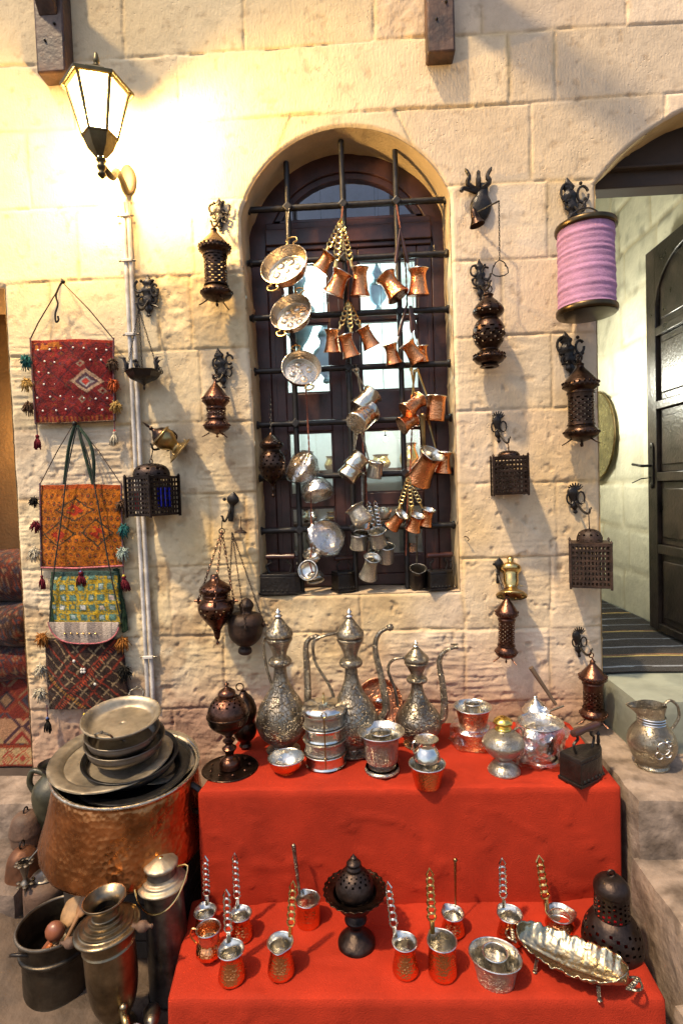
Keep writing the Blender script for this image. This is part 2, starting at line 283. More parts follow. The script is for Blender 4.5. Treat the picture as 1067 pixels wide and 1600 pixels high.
def build_wall():
    xs=np.concatenate([np.arange(-2.6,-1.5,.06),np.arange(-1.5,1.40,.0048),np.arange(1.40,2.7,.06)])
    zs=np.concatenate([np.arange(-.1,.4,.04),np.arange(.4,3.66,.0048),np.arange(3.66,4.3,.06)])
    X,Z=np.meshgrid(xs,zs); sh=X.shape; X=X.copy();Z=Z.copy()
    for sd in (sd_win,sd_door,sd_left):
        d=sd(X,Z); e=.003; gx=(sd(X+e,Z)-sd(X-e,Z))/(2*e); gz=(sd(X,Z+e)-sd(X,Z-e))/(2*e); g=np.hypot(gx,gz)+1e-6
        m_=(np.abs(d)<.0033); X=np.where(m_,X-d*gx/g,X); Z=np.where(m_,Z-d*gz/g,Z)
    ed=np.minimum(np.minimum(sd_win(X,Z),sd_door(X,Z)),sd_left(X,Z))
    # joints, wavy
    zw=Z+(fbm(X*3,Z*3,3,1)-.5)*.016; xw=X+(fbm(X*9,Z*9,3,2)-.5)*.014
    row=np.searchsorted(ROWS,zw)-1; rz=np.array(ROWS); dj=np.minimum(zw-rz[row],rz[np.minimum(row+1,len(rz)-1)]-zw)
    cid=np.zeros(sh,int); dv=np.full(sh,9.)
    for r_ in range(len(ROWS)-1):
        k=row==r_; c=np.array([-9]+COLS.get(r_,[])+[9.])
        xx=xw.copy()
        if r_==9: xx=xw+np.where(xw<0,1,-1)*.45*(WCZ+.44-zw)*(np.abs(xw)<.45)*(zw<2.98)
        ci=np.searchsorted(c,xx)-1; cid[k]=(r_*16+ci)[k]; dv[k]=np.minimum(xx-c[ci],c[ci+1]-xx)[k]
    d=np.minimum(dj,dv); jw=.5+fbm(X*5,Z*5,3,3); 
    joint=np.exp(-(d/(.0034*jw+.0012))**2)
    rb=np.random.RandomState(11).rand(400); rb2=np.random.RandomState(12).rand(400); rb3=np.random.RandomState(13).rand(400)
    b=rb[cid%400]; b2=rb2[cid%400]; b3=rb3[cid%400]
    # roughness of each block
    rough=.06+.18*b2; chis=np.zeros(sh)
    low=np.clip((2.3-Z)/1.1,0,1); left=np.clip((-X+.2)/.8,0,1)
    rough+=.75*low*left+.45*low
    k7=(X>-.80)&(X<-.42)&(row==7); rough=np.where(k7,1.6,rough)
    k8=(X>-.58)&(X<-.42)&(row>=7)&(row<=8); rough=np.where(k8,np.maximum(rough,1.3),rough)
    k11=(X>.111)&(X<.30)&(zw>3.245); rough=np.where(k11,1.1,rough)
    chis=np.where((X<-.98)&(Z<2.2),.8,0)+np.where((X>-.66)&(X<-.43)&(row>=4)&(row<=5),1.0,0)+np.where((X>-.66)&(X<-.4)&(row<=4)&(row>=3),.8,0)+np.where((row<=3)&(X>.38),.35,0)+np.where(row<=2,.6,0)+.35*(b3>.6)*(Z<2.3)
    n1=fbm(X*22,Z*22,4,5); n2=fbm(X*6,Z*6,3,7); n3=fbm(X*55,Z*55,2,9)
    st=fbm(X*11+Z*3,Z*105,3,11)
    pit=np.clip((fbm(X*30,Z*30,3,15)-.66)*6,0,1)
    up_=np.clip((Z-2.0)/.5,0,1); h=-.0045*(1-.35*up_)*joint*np.clip(n2*2.2-.4,.25,1.3)-.004*np.exp(-(d/.007)**2)*np.clip((fbm(X*16,Z*16,3,41)-.5)*6,0,1)+(b-.5)*.005+(n2-.5)*.006*(.3+rough)+(n1-.5)*.0095*rough+(n3-.5)*.0016*(.4+rough)+(st-.5)*.010*chis*np.clip(n2*3-.9,0,1)-pit*.005*(.2+low)
    h+=(b2-.5)*.006*np.clip((X+.2)*3,-1,1)*0
    ec=np.clip(1-ed/.014,0,1); h=h*(1-.75*ec)-.010*ec**2-.006*ec*(fbm(X*20,Z*20,2,21))
    Y=-h
    # colour: per-block tone, ochre joints and stains
    base=np.array([.72,.605,.39]); grey=np.array([.67,.56,.42]); och=np.array([.62,.43,.18]); drk=np.array([.28,.18,.10]); pk=np.array([.34,.20,.155])
    def L_(a,c,t): return a*(1-t[...,None])+c*t[...,None]
    C=np.ones(sh+(3,))*base; C=L_(C,np.array([.69,.56,.43]),np.clip((X+.1)*2.2,0,1)*(.55+.45*b2)); C=L_(C,grey,b3*.8); C*=(.88+.2*b)[...,None]
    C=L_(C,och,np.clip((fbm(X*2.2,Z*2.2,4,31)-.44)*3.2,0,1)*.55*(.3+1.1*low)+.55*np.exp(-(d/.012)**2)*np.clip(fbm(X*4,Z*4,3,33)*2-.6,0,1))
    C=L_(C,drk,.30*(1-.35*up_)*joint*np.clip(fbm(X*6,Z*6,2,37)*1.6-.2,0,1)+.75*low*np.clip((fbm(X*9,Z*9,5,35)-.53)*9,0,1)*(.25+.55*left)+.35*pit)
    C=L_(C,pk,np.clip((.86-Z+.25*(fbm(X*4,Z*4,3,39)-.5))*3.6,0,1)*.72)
    C=L_(C,drk*1.5,k11*.35+0.0*b)
    C=L_(C,och*.8,k7*.25+0.0*b)
    C*=(.93+.14*n1)[...,None]
    nx,nz=len(xs),len(zs); I=np.arange(nx*nz).reshape(nz,nx)
    Fq=np.stack([I[:-1,:-1],I[:-1,1:],I[1:,1:],I[1:,:-1]],-1).reshape(-1,4)
    xc=X.ravel()[Fq].mean(1); zc=Z.ravel()[Fq].mean(1)
    keep=(sd_win(xc,zc)>0)&(sd_door(xc,zc)>0)&(sd_left(xc,zc)>0); Fq=Fq[keep]
    us=np.unique(Fq); mp=np.full(nx*nz,-1); mp[us]=np.arange(len(us))
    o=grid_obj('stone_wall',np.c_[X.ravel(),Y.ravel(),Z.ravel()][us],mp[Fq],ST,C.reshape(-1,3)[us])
    tag(o,'cream cut-stone wall with an arched window, hung all over with metalware','wall'); return o
WALL=build_wall()
def reveal(name,path,y0,y1,mt,parent,tone,n=14,step=.012):
    # path: list of (x,z); strip runs back from y0 to y1 with stone relief
    P=[]; 
    for i in range(len(path)-1):
        a=np.array(path[i]);b_=np.array(path[i+1]); k=max(1,int(np.hypot(*(b_-a))/step)); P+= [a+(b_-a)*t/k for t in range(k)]
    P.append(np.array(path[-1])); P=np.array(P); t=np.gradient(P,axis=0); t/=np.hypot(t[:,0],t[:,1])[:,None]+1e-9; nr=np.c_[-t[:,1],t[:,0]]
    s_=np.arange(len(P))*step; ys=np.linspace(y0,y1,n); SS,YY=np.meshgrid(s_,ys,indexing='ij')
    hh=(fbm(SS*14,YY*14,4,3)-.5)*.012*np.clip((YY-y0)/.03,0,1); hh-=.004*np.exp(-(((SS+.1)%.29-.14)/.006)**2)
    Vv=np.stack([P[:,0][:,None]+nr[:,0][:,None]*hh,YY,P[:,1][:,None]+nr[:,1][:,None]*hh],-1).reshape(-1,3)
    I=np.arange(len(P)*n).reshape(len(P),n); Fq=np.stack([I[:-1,:-1],I[1:,:-1],I[1:,1:],I[:-1,1:]],-1).reshape(-1,4)
    C=np.array(tone)*(.8+.4*fbm(SS*8,YY*8,3,8)).reshape(-1,1)
    o=grid_obj(name,Vv,Fq,mt,C); o.parent=parent; return o
arcw=[(min(WX1,max(WX0-.018,WCX+WR*math.cos(a))),WCZ+WR*math.sin(a)) for a in np.linspace(pi+.02,-.02,60)]
reveal('reveal',[(WX0,WZ0)]+[(WX0,1.9)]+arcw+[(WX1,WZ0)],.006,.30,ST,WALL,(.56,.43,.26))
reveal('sill',[(WX0-.002,WZ0),(WX1+.002,WZ0)],.006,.45,ST,WALL,(.52,.40,.28))
a1=math.acos((DX0-DCX)/DR); arcd=[(DCX+DR*math.cos(a),DCZ+DR*math.sin(a)) for a in np.linspace(a1,pi/2-.04,30)]
reveal('door_reveal',[(DX0,-.05)]+arcd,.006,.14,ST,WALL,(.60,.46,.26))
reveal('door_reveal',[(DX1,2.9),(DX1,-.05)],.006,.14,ST,WALL,(.60,.46,.26))
reveal('side_reveal',[(LX1,LZ1),(LX1,.3)],.006,.30,ST,WALL,(.5,.36,.2)); reveal('side_reveal',[(-2.2,LZ1),(LX1,LZ1)],.006,.30,ST,WALL,(.4,.3,.2))
# ---- steps and ground
def rough_box(name,x0,x1,y0,y1,z0,z1,mt,step=.03,amp=.006,rad=.02,seed=0,sk=None):
    bm=MB(); g=[np.linspace(a,b,max(2,int((b-a)/step)+1)) for a,b in((x0,x1),(y0,y1),(z0,z1))]
    def face(ax,val,A,B):
        P,Q=np.meshgrid(A,B,indexing='ij'); v=[None]*3; o_=[i for i in range(3) if i!=ax]; v[ax]=np.full(P.shape,val);v[o_[0]]=P;v[o_[1]]=Q
        v=np.stack(v,-1).reshape(-1,3); n0,n1=P.shape; I=np.arange(n0*n1).reshape(n0,n1); q=np.stack([I[:-1,:-1],I[1:,:-1],I[1:,1:],I[:-1,1:]],-1).reshape(-1,4); return v,q
    vs=[];fs=[];k=0
    for ax,val,A,B in ((2,z1,g[0],g[1]),(1,y0,g[0],g[2]),(0,x0,g[1],g[2]),(0,x1,g[1],g[2])):
        v,q=face(ax,val,A,B); vs.append(v);fs.append(q+k);k+=len(v)
    v=np.concatenate(vs); lo=np.array([x0,y0,-9]);hi=np.array([x1,9,z1]); c=np.clip(v,lo+rad,hi-rad); d=v-c; L_=np.linalg.norm(d,axis=1,keepdims=True); m_=(L_[:,0]>rad)
    v[m_]=(c+d/np.maximum(L_,1e-9)*rad)[m_]
    ns=np.stack([fbm(v[:,0]*7+v[:,2]*5,v[:,1]*7+v[:,2]*3,4,seed+i)-.5 for i in range(3)],-1); v+=ns*amp*2
    if sk: v=sk(v)
    return grid_obj(name,v,np.concatenate(fs),mt)
EX=2.4
for nm,x0,y0,y1,z1,mt,a in (('threshold_step',.955,-.255,1.7,.712,STEPG,.003),('stone_step',.815,-.535,-.015,.52,STEP,.009),('stone_step',.80,-.82,-.52,.33,STEP,.011),('stone_step',.765,-1.13,-.80,.13,STEP,.012)):
    struct(rough_box(nm,x0,EX,y0,y1,-.1,z1,mt,amp=a))
struct(rough_box('ledge',-2.4,-1.2,-.214,-.012,-.1,.348,STEP,amp=.006,seed=3))
struct(rough_box('pavement',-2.4,-1.19,-.50,-.2,-.1,.205,STEPD,amp=.006,seed=5))
gx=np.concatenate([np.linspace(-400,-6,8),np.linspace(-4,4,160),np.linspace(6,400,8)]); gy=np.concatenate([np.linspace(-400,-6,8),np.linspace(-4,.0,90),np.linspace(6,400,5)])
X,Y=np.meshgrid(gx,gy,indexing='ij'); Zg=(fbm(X*4,Y*4,5,2)-.5)*.03-.006+.16*np.exp(-(((X+1.35)/.28)**2+((Y+.48)/.22)**2))*(fbm(X*6,Y*6,4,5)+.4)
Zg=np.where((np.abs(X)>5)|(np.abs(Y)>5),-.02,Zg); I=np.arange(X.size).reshape(X.shape)
struct(grid_obj('ground',np.c_[X.ravel(),Y.ravel(),Zg.ravel()],np.stack([I[:-1,:-1],I[1:,:-1],I[1:,1:],I[:-1,1:]],-1).reshape(-1,4),GRD))
# ---- rooms behind the wall
def slab(name,quad,mt,label=None,cat=None,th=.02,rows=None,parent=None,res=.02,amp=.0,colr=None):
    # quad: 4 corners (a b c d) ; grid with optional stone joints
    a,b,c,d=[np.array(p,float) for p in quad]; nu=max(2,int(np.linalg.norm(b-a)/res)); nv=max(2,int(np.linalg.norm(d-a)/res))
    u,v=np.meshgrid(np.linspace(0,1,nu),np.linspace(0,1,nv),indexing='ij'); P=a+(b-a)*u[...,None]*(1-v[...,None])+(c-a)*0+((c-d)*u[...,None])*v[...,None]+(d-a)*v[...,None]
    n_=np.cross(b-a,d-a); n_/=np.linalg.norm(n_); U=u*np.linalg.norm(b-a); Vv=v*np.linalg.norm(d-a)
    C=np.ones(u.shape+(3,)); h=(fbm(U*5,Vv*5,4,1)-.5)*amp
    if rows:
        wz=Vv+(fbm(U*3,Vv*3,2,4)-.5)*.03; r_=np.floor(wz/rows).astype(int); wx=U+(r_%3)*.17+(r_%2)*.11+(fbm(U*5,Vv*5,2,6)-.5)*.02; cl=.34
        dj=np.minimum(np.minimum(wz%rows,rows-wz%rows),np.minimum(wx%cl,cl-wx%cl)); j=np.exp(-(dj/.010)**2); h=h-.012*j
        rb=np.random.RandomState(3).rand(999)[(r_*31+np.floor(wx/cl).astype(int)*7)%999]
        C=C*(.8+.25*rb)[...,None]*(1-.35*(j*fbm(U*4,Vv*4,3,2))[...,None]*np.array([.7,1,1.5]))
        C*=(1-.5*np.clip((fbm(U*12,Vv*12,3,12)-.6)*5,0,1)*np.clip((Vv-1.2),0,1))[...,None]
    if colr: C=colr(u,v,U,Vv)
    P=P+n_*h[...,None]; I=np.arange(u.size).reshape(u.shape)
    o=grid_obj(name,P.reshape(-1,3),np.stack([I[:-1,:-1],I[1:,:-1],I[1:,1:],I[:-1,1:]],-1).reshape(-1,4),mt,C.reshape(-1,3))
    q=o.modifiers.new('s','SOLIDIFY'); q.thickness=th; q.offset=-1
    if parent: o.parent=parent
    if label: tag(o,label,cat)
    return o
vw=slab('vestibule_wall',[(1.585,2.2,.68),(1.585,.145,.68),(1.585,.145,3.35),(1.585,2.2,3.35)],VEST,'pale greenish stone wall inside the open doorway, behind the dark door','wall',rows=.27,amp=.02)
slab('back_wall',[(.93,2.2,.68),(1.6,2.2,.68),(1.6,2.2,3.35),(.93,2.2,3.35)],VEST,rows=.27,parent=vw); slab('side_wall',[(.935,.30,.68),(.935,2.2,.68),(.935,2.2,3.35),(.935,.30,3.35)],VEST,rows=.27,parent=vw)
slab('door_jamb',[(1.575,.142,.68),(1.70,.142,.68),(1.70,.142,3.35),(1.575,.142,3.35)],VEST,parent=vw); slab('vestibule_ceiling',[(.9,.15,3.34),(.9,2.2,3.34),(1.62,2.2,3.34),(1.62,.15,3.34)],WHT,parent=vw,res=.2)
# lintel beam over the doorway
zl=atY(1000,296,.18).z
mb=MB().box((1.28,.20,zl+.14),(.70,.08,.28)); mb.box((1.28,.15,zl+.07),(.70,.04,.012)); mb.box((1.28,.24,zl+.45),(.72,.05,.42))
tag(mb.build('lintel_beam',DRK,bev=.004),'blackened timber lintel across the top of the doorway arch','beam')
slab('shop_wall',[(-.95,.95,1.0),(.93,.95,1.0),(.93,.95,3.3),(-.95,.95,3.3)],WHT,'white shop wall seen through the upper window panes','wall',res=.1)
sw=bpy.data.objects['shop_wall']
slab('side_wall',[(-.92,.30,1.0),(-.92,.95,1.0),(-.92,.95,3.3),(-.92,.30,3.3)],WHT,res=.2,parent=sw); slab('side_wall',[(.91,.95,1.0),(.91,.32,1.0),(.91,.32,3.3),(.91,.95,3.3)],WHT,res=.2,parent=sw)
slab('ceiling',[(-.95,.27,2.60),(-.95,.95,2.60),(.93,.95,2.60),(.93,.27,2.60)],WHT,res=.2,parent=sw); slab('bulkhead',[(-.9,.50,2.62),(.9,.50,2.62),(.9,.50,3.3),(-.9,.50,3.3)],mat('blue_grey_paint',(.16,.18,.27),0,.6,var=.3,vs=3),parent=sw,res=.1)  # added board behind the fanlight; its blue imitates reflected sky
struct(MB().box((0,.7,.97),(1.9,.9,.05)).build('floor',DRK))
struct(MB().box((-1.9,.7,.325),(1.1,1.5,.04)).build('floor',DRK))
lw=slab('plastered_wall',[(-2.5,.85,.3),(-1.2,.85,.3),(-1.2,.85,2.6),(-2.5,.85,2.6)],PLW,'ochre lamp-lit plaster wall glimpsed through the opening at the far left','wall',res=.1)
slab('end_wall',[(-2.45,.3,.3),(-2.45,.85,.3),(-2.45,.85,2.6),(-2.45,.3,2.6)],PLW,res=.2,parent=lw); slab('side_wall',[(-1.26,.85,.3),(-1.26,.30,.3),(-1.26,.30,2.6),(-1.26,.85,2.6)],PLW,res=.2,parent=lw); slab('ceiling',[(-2.5,.3,2.6),(-2.5,.9,2.6),(-1.2,.9,2.6),(-1.2,.3,2.6)],PLW,res=.2,parent=lw)
# ---- striped rug in the doorway
def rugcol(u,v,U,Vv):
    C=np.ones(u.shape+(3,))*np.array([.022,.018,.014]); y=Vv+(fbm(U*3,Vv*2,2,5)-.5)*.02
    k=y/.135; f_=k%1; i_=np.floor(k).astype(int)
    w_=np.abs(f_-.5)<.05; C[w_&(i_%3!=1)]=(.22,.24,.28); C[w_&(i_%3==1)]=(.38,.30,.10)
    w2=np.abs(f_-.62)<.03; C[w2&(i_%3==1)]=(.30,.14,.06)
    return C*(.8+.4*vn(U*160,Vv*160))[...,None]
rg=slab('striped_rug',[(.957,.03,.7185),(1.56,.03,.7185),(1.56,1.7,.7185),(.957,1.7,.7185)],TEX,'flat dark rug with thin blue and yellow stripes, lying in the doorway','rug',res=.008,amp=.012,colr=rugcol,th=.004)
# ---- patterned textile helpers
def kil(u,v,bg,mo,seed=0,dens=7):      # generic kilim pattern: stepped diamonds and hooks
    a=np.abs((u*dens)%1-.5)*2; b=np.abs((v*dens)%1-.5)*2; s_=np.floor((a+b)*4)/4; k=(np.floor(u*dens).astype(int)*7+np.floor(v*dens).astype(int)*3+seed)%len(mo)
    C=np.ones(u.shape+(3,))*np.array(bg); M_=np.array(mo)[k]; m1=(s_<.62); C[m1]=M_[m1]; m2=s_<.3; C[m2]=np.array(mo)[(k+1)%len(mo)][m2]; m3=(np.abs(s_-1)<.07); C[m3]=np.array(mo)[(k+2)%len(mo)][m3]
    return C
def carpet(name,label,c,sz,yaw,seed,bgc,mo,h=.16,group=None,dens=5):
    nu,nv=90,70; u,v=np.meshgrid(np.linspace(0,1,nu),np.linspace(0,1,nv),indexing='ij'); a=v*2*pi
    y=np.sign(np.cos(a))*np.abs(np.cos(a))**.7*sz[1]/2; z=np.sign(np.sin(a))*np.abs(np.sin(a))**.7*h/2; x=(u-.5)*sz[0]; en=np.clip(1-np.abs(2*u-1)**10,0,1)**.5
    y=y*(.15+.85*en); z=z*(.15+.85*en)+ (fbm(u*5,v*2,3,seed)-.5)*.03
    P=np.stack([x*math.cos(yaw)-y*math.sin(yaw)+c[0],x*math.sin(yaw)+y*math.cos(yaw)+c[1],z+c[2]+h/2],-1)
    C=kil(u*sz[0]/sz[1]*1.2+.02*fbm(u*9,v*9,2,1),v*1.8,bgc,mo,seed,dens+3)*(.6+.7*vn(u*200,v*200))[...,None]
    I=np.arange(u.size).reshape(u.shape); o=grid_obj(name,P.reshape(-1,3),np.stack([I[:-1,:-1],I[1:,:-1],I[1:,1:],I[:-1,1:]],-1).reshape(-1,4),TEX,C.reshape(-1,3)); tag(o,label,'carpet',group); return o
rd=(.13,.016,.010); mo=[(.03,.015,.02),(.16,.09,.05),(.16,.03,.012),(.03,.03,.045)]
carpet('folded_carpet','top folded dark red carpet of the pile in the left opening',(-1.72,.42,1.02),(.62,.5),.1,1,(.06,.012,.008),mo,.24,'carpets piled in the left opening')
carpet('folded_carpet','second carpet down in the pile, dark with green and red bands',(-1.74,.36,.84),(.62,.52),-.12,2,(.05,.02,.012),mo,.2,'carpets piled in the left opening')
carpet('folded_carpet','slumped plum red carpet in the middle of the pile at the left',(-1.74,.34,.68),(.62,.54),.15,3,(.10,.014,.01),mo,.18,'carpets piled in the left opening')
def hangc(u,v,U,Vv):
    C=kil(U*1.0,Vv*1.0,rd,mo,2,9.)
    m_=(v<.16); C[m_]=kil(U,Vv,(.36,.25,.13),[(.30,.04,.02),(.3,.18,.08),(.25,.03,.02)],1,16)[m_]; m_=(np.abs(v-.17)<.015)|(v<.02); C[m_]=(.20,.03,.01); m_=(v>.2)&(v<.42); C[m_]=kil(U,Vv,(.30,.16,.09),[(.05,.02,.03),(.2,.02,.015),(.3,.2,.1)],4,6.)[m_]
    return C*(.7+.5*vn(U*300,Vv*300))[...,None]
slab('hanging_carpet',[(-2.1,.06,.352),(-1.43,.06,.352),(-1.43,.16,.82),(-2.1,.16,.82)],TEX,'red patterned carpet draped down to the stone ledge at the far left','carpet',res=.006,amp=.03,colr=hangc)
# ================================================================ WINDOW, GRILLE, DOOR, BEAMS, LAMP, CONDUITS
FY=.175
def wx(px,py,Y=FY): return atY(px,py,Y).x
def wz(px,py,Y=FY): return atY(px,py,Y).z
win=thing('arched_window','dark brown arched wooden window with small panes behind the iron bars','window',V(-.02,FY,1.08))
def wb(name,mb,mt,parent=win,**k):
    o=mb.build(name,mt,**k); o.parent=parent; o.matrix_parent_inverse=Matrix.Translation(win.location).inverted() if parent is win else Matrix.Identity(4); return o
def bxz(mb,x0,x1,z0,z1,y0,y1): return mb.box(((x0+x1)/2,(y0+y1)/2,(z0+z1)/2),(x1-x0,y1-y0,z1-z0))
def arcband(mb,cx,cz,ra,rb_,y0,y1,a0=0,a1=pi,n=48):
    v=[];f=[]
    for i in range(n+1):
        a=a0+(a1-a0)*i/n
        for r_,y in ((ra,y0),(rb_,y0),(rb_,y1),(ra,y1)): v.append((cx+r_*math.cos(a),y,cz+r_*math.sin(a)))
    for i in range(n):
        for k in range(4): a=i*4+k;b=i*4+(k+1)%4; f.append((a,b,b+4,a+4))
    f+= [(0,1,2,3),(n*4+3,n*4+2,n*4+1,n*4)]
    return mb.add(v,f)
zt0,zt1=wz(540,388),wz(540,344)      # transom
xl,xr=-.445,.40
mb=MB(); arcband(mb,-.02,2.496,.36,.46,FY,FY+.07,-.05,pi+.05); bxz(mb,xl,xl+.07,1.08,2.50,FY,FY+.07); bxz(mb,xr-.07,xr,1.08,2.50,FY,FY+.07); bxz(mb,xl+.07,xr-.07,1.08,1.13,FY,FY+.07)
wb('frame',mb,FRM,bev=.004)
mb=MB(); bxz(mb,xl+.07,xr-.07,zt0,zt1,FY-.006,FY+.074); bxz(mb,xl+.07,xr-.07,zt0+.02,zt1-.03,FY-.018,FY-.006); wb('transom',mb,FRM,bev=.004)
mb=MB(); arcband(mb,-.02,2.496,.335,.362,FY+.012,FY+.05,.0,pi); bxz(mb,-.34,.30,zt1,zt1+.018,FY+.012,FY+.05); wb('fanlight_bead',mb,FRM,bev=.002)
n=40; vv=[(-.02+.345*math.cos(pi*i/n),FY+.03,2.496+.345*math.sin(pi*i/n)) for i in range(n+1)]+[(.325,FY+.03,zt1),(-.365,FY+.03,zt1)]
wb('fanlight_glass',MB().add(vv,[tuple(range(len(vv)))]),GLS,smooth=False)
# two casements
z_top=zt0; zmid1,zmid0=wz(540,612),wz(540,672)
xm=wx(541,600)
for (x0,x1,side) in ((xl+.07,xm-.004,0),(xm+.004,xr-.07,1)):
    mb=MB(); y0,y1=FY+.004,FY+.055; st=.062
    bxz(mb,x0,x0+st,1.13,z_top,y0,y1); bxz(mb,x1-st,x1,1.13,z_top,y0,y1)
    a,b=x0+st,x1-st
    bxz(mb,a,b,z_top-.05,z_top,y0,y1); bxz(mb,a,b,zmid0,zmid1,y0,y1); bxz(mb,a,b,1.13,1.21,y0,y1); zlo=wz(500,780); bxz(mb,a,b,zlo-.035,zlo+.02,y0,y1)
    sh=wb('casement',mb,FRM,bev=.004)
    mb=MB(); zm=wz(540,497); bxz(mb,a,b,zm-.011,zm+.011,FY+.006,FY+.05); 
    for (q0,q1) in ((zmid1,zm-.011),(zm+.011,z_top-.05),(zlo+.02,zmid0),(1.21,zlo-.035)):
        bxz(mb,a,a+.008,q0,q1,FY+.012,FY+.03); bxz(mb,b-.008,b,q0,q1,FY+.012,FY+.03); bxz(mb,a+.008,b-.008,q0,q0+.008,FY+.012,FY+.03); bxz(mb,a+.008,b-.008,q1-.008,q1,FY+.012,FY+.03)
    g=mb.build('glazing_bar',FRM); g.parent=sh
    for (q0,q1) in ((zmid1,zm-.011),(zm+.011,z_top-.05),(zlo+.02,zmid0),(1.21,zlo-.035)):
        p=MB().box(((a+b)/2,FY+.034,(q0+q1)/2),(b-a-.004,.003,q1-q0-.004)).build('pane',GLS,smooth=False); p.parent=sh
    mb=MB(); bxz(mb,x0+.012,x0+.022,1.14,z_top-.01,y0-.004,y0); bxz(mb,x1-.022,x1-.012,1.14,z_top-.01,y0-.004,y0); q=mb.build('bead',FRM); q.parent=sh
mb=MB(); bxz(mb,xm-.022,xm+.022,1.13,zt0,FY-.012,FY+.004); wb('meeting_stile',mb,FRM,bev=.003)
for o in list(win.children): pass
# grille
BY=.075
gr=thing('window_grille','black iron bar grille with square knuckles across the arched window','window grille',V(-.02,BY,1.08))
def gb(name,mb,mt=IRONW,**k):
    o=mb.build(name,mt,**k); o.parent=gr; o.matrix_parent_inverse=Matrix.Translation(gr.location).inverted(); return o
dz=[(390,329,690,312),(388,413,695,395),(392,499,697,482),(395,582,701,567),(398,666,705,651),(400,749,709,735),(403,832,712,818)]
zb=[]
for (a,b,c_,d) in dz:
    p=atY(a,b,BY);q=atY(c_,d,BY); z=(p.z+q.z)/2; zb.append(z); gb('crossbar',MB().tube([(-.44,BY,z),(.40,BY,z)],.0125,10))
xb=[atY(450,330,BY).x,atY(536,322,BY).x,atY(619,318,BY).x]
for x in xb:
    top=WCZ+math.sqrt(max(0,(.43)**2-(x-WCX)**2)); gb('upright',MB().tube([(x,BY+.001,1.07),(x,BY+.001,top)],.0115,10))
for z in zb:
    for x in xb:
        M_=Matrix.Translation((x,BY-.002,z))@Matrix.Rotation(pi/4,4,'Y'); gb('knuckle',MB().box((0,0,0),(.032,.036,.032),M_),bev=.005,smooth=False)
for z in zb: 
    gb('wall_collar',MB().ball((-.425,BY,z),.018,8,(.6,1,1))); gb('wall_collar',MB().ball((.377,BY,z),.018,8,(.6,1,1)))
# ---- door leaf (opened inward, seen on its face)
DX=1.48; y0d,y1d=.27,.676; zd0,zd1=.735,2.645
dl=thing('door_leaf','dark panelled wooden door leaf standing open at the right edge','door',V(DX,y0d,zd0))
def db(name,mb,mt=DOORM,parent=dl,**k):
    o=mb.build(name,mt,**k); o.parent=parent
    if parent is dl: o.matrix_parent_inverse=Matrix.Translation(dl.location).inverted()
    return o
rails=[zd0]+[atX(1024,y,DX).z for y in (972,864,850,752,738,640,627,525,512)]+[zd1]
mb=MB(); stw=.085
mb.box((DX+.02,y1d-stw/2,(zd0+zd1)/2),(.04,stw,zd1-zd0)); mb.box((DX+.02,y0d+.02,(zd0+zd1)/2),(.04,.04,zd1-zd0))
ya,yb=y0d+.04,y1d-stw; rr=sorted(rails)
for i in range(0,len(rr)-1,2): 
    if i<len(rr)-2: mb.box((DX+.02,(ya+yb)/2,(rr[i]+rr[i+1])/2),(.04,yb-ya,rr[i+1]-rr[i]))
# arched head: spandrel above the top panel
zs_=zd1-.32; v=[];f=[];n=14
for i in range(n+1):
    t=i/n; y=ya+(yb-ya)*t; za=min(zd1-.075,zs_+ .25*math.sqrt(max(0,1-t*t*.98)))
    v+=[(DX,y,za),(DX,y,zd1),(DX+.04,y,za),(DX+.04,y,zd1)]
for i in range(n): a=i*4; f+=[(a,a+1,a+5,a+4),(a+2,a+6,a+7,a+3),(a,a+4,a+6,a+2),(a+1,a+3,a+7,a+5)]
mb.add(v,f); db('stile_and_rails',mb,bev=.003,ang=30)
for i in range(1,len(rr)-1,2):
    q0=rr[i]; q1=rr[i+1] if i+1<len(rr)-1 else zd1-.05
    mb=MB(); mb.box((DX+.026,(ya+yb)/2,(q0+q1)/2),(.012,yb-ya,q1-q0)); mb.box((DX+.018,(ya+yb)/2,(q0+q1)/2),(.012,yb-ya-.05,q1-q0-.07)); db('panel',mb,bev=.008)
hz=atX(1012,728,DX).z; mb=MB(); mb.box((DX-.004,y1d-.045,hz+.0),(.008,.035,.19)); mb.ball((DX-.004,y1d-.045,hz+.10),.018,8,(.4,1,1)); mb.ball((DX-.004,y1d-.045,hz-.10),.018,8,(.4,1,1)); mb.tube(smooth_pts([(DX,y1d-.045,hz),(DX-.05,y1d-.045,hz),(DX-.055,y1d-.02,hz+.004),(DX-.052,y1d+.05,hz+.012)],4),.007,8)
mb.tube([(DX,y1d-.045,hz-.06),(DX-.05,y1d-.03,hz-.065),(DX-.07,y1d+.02,hz-.085)],.003,6); db('handle',mb,IRON)
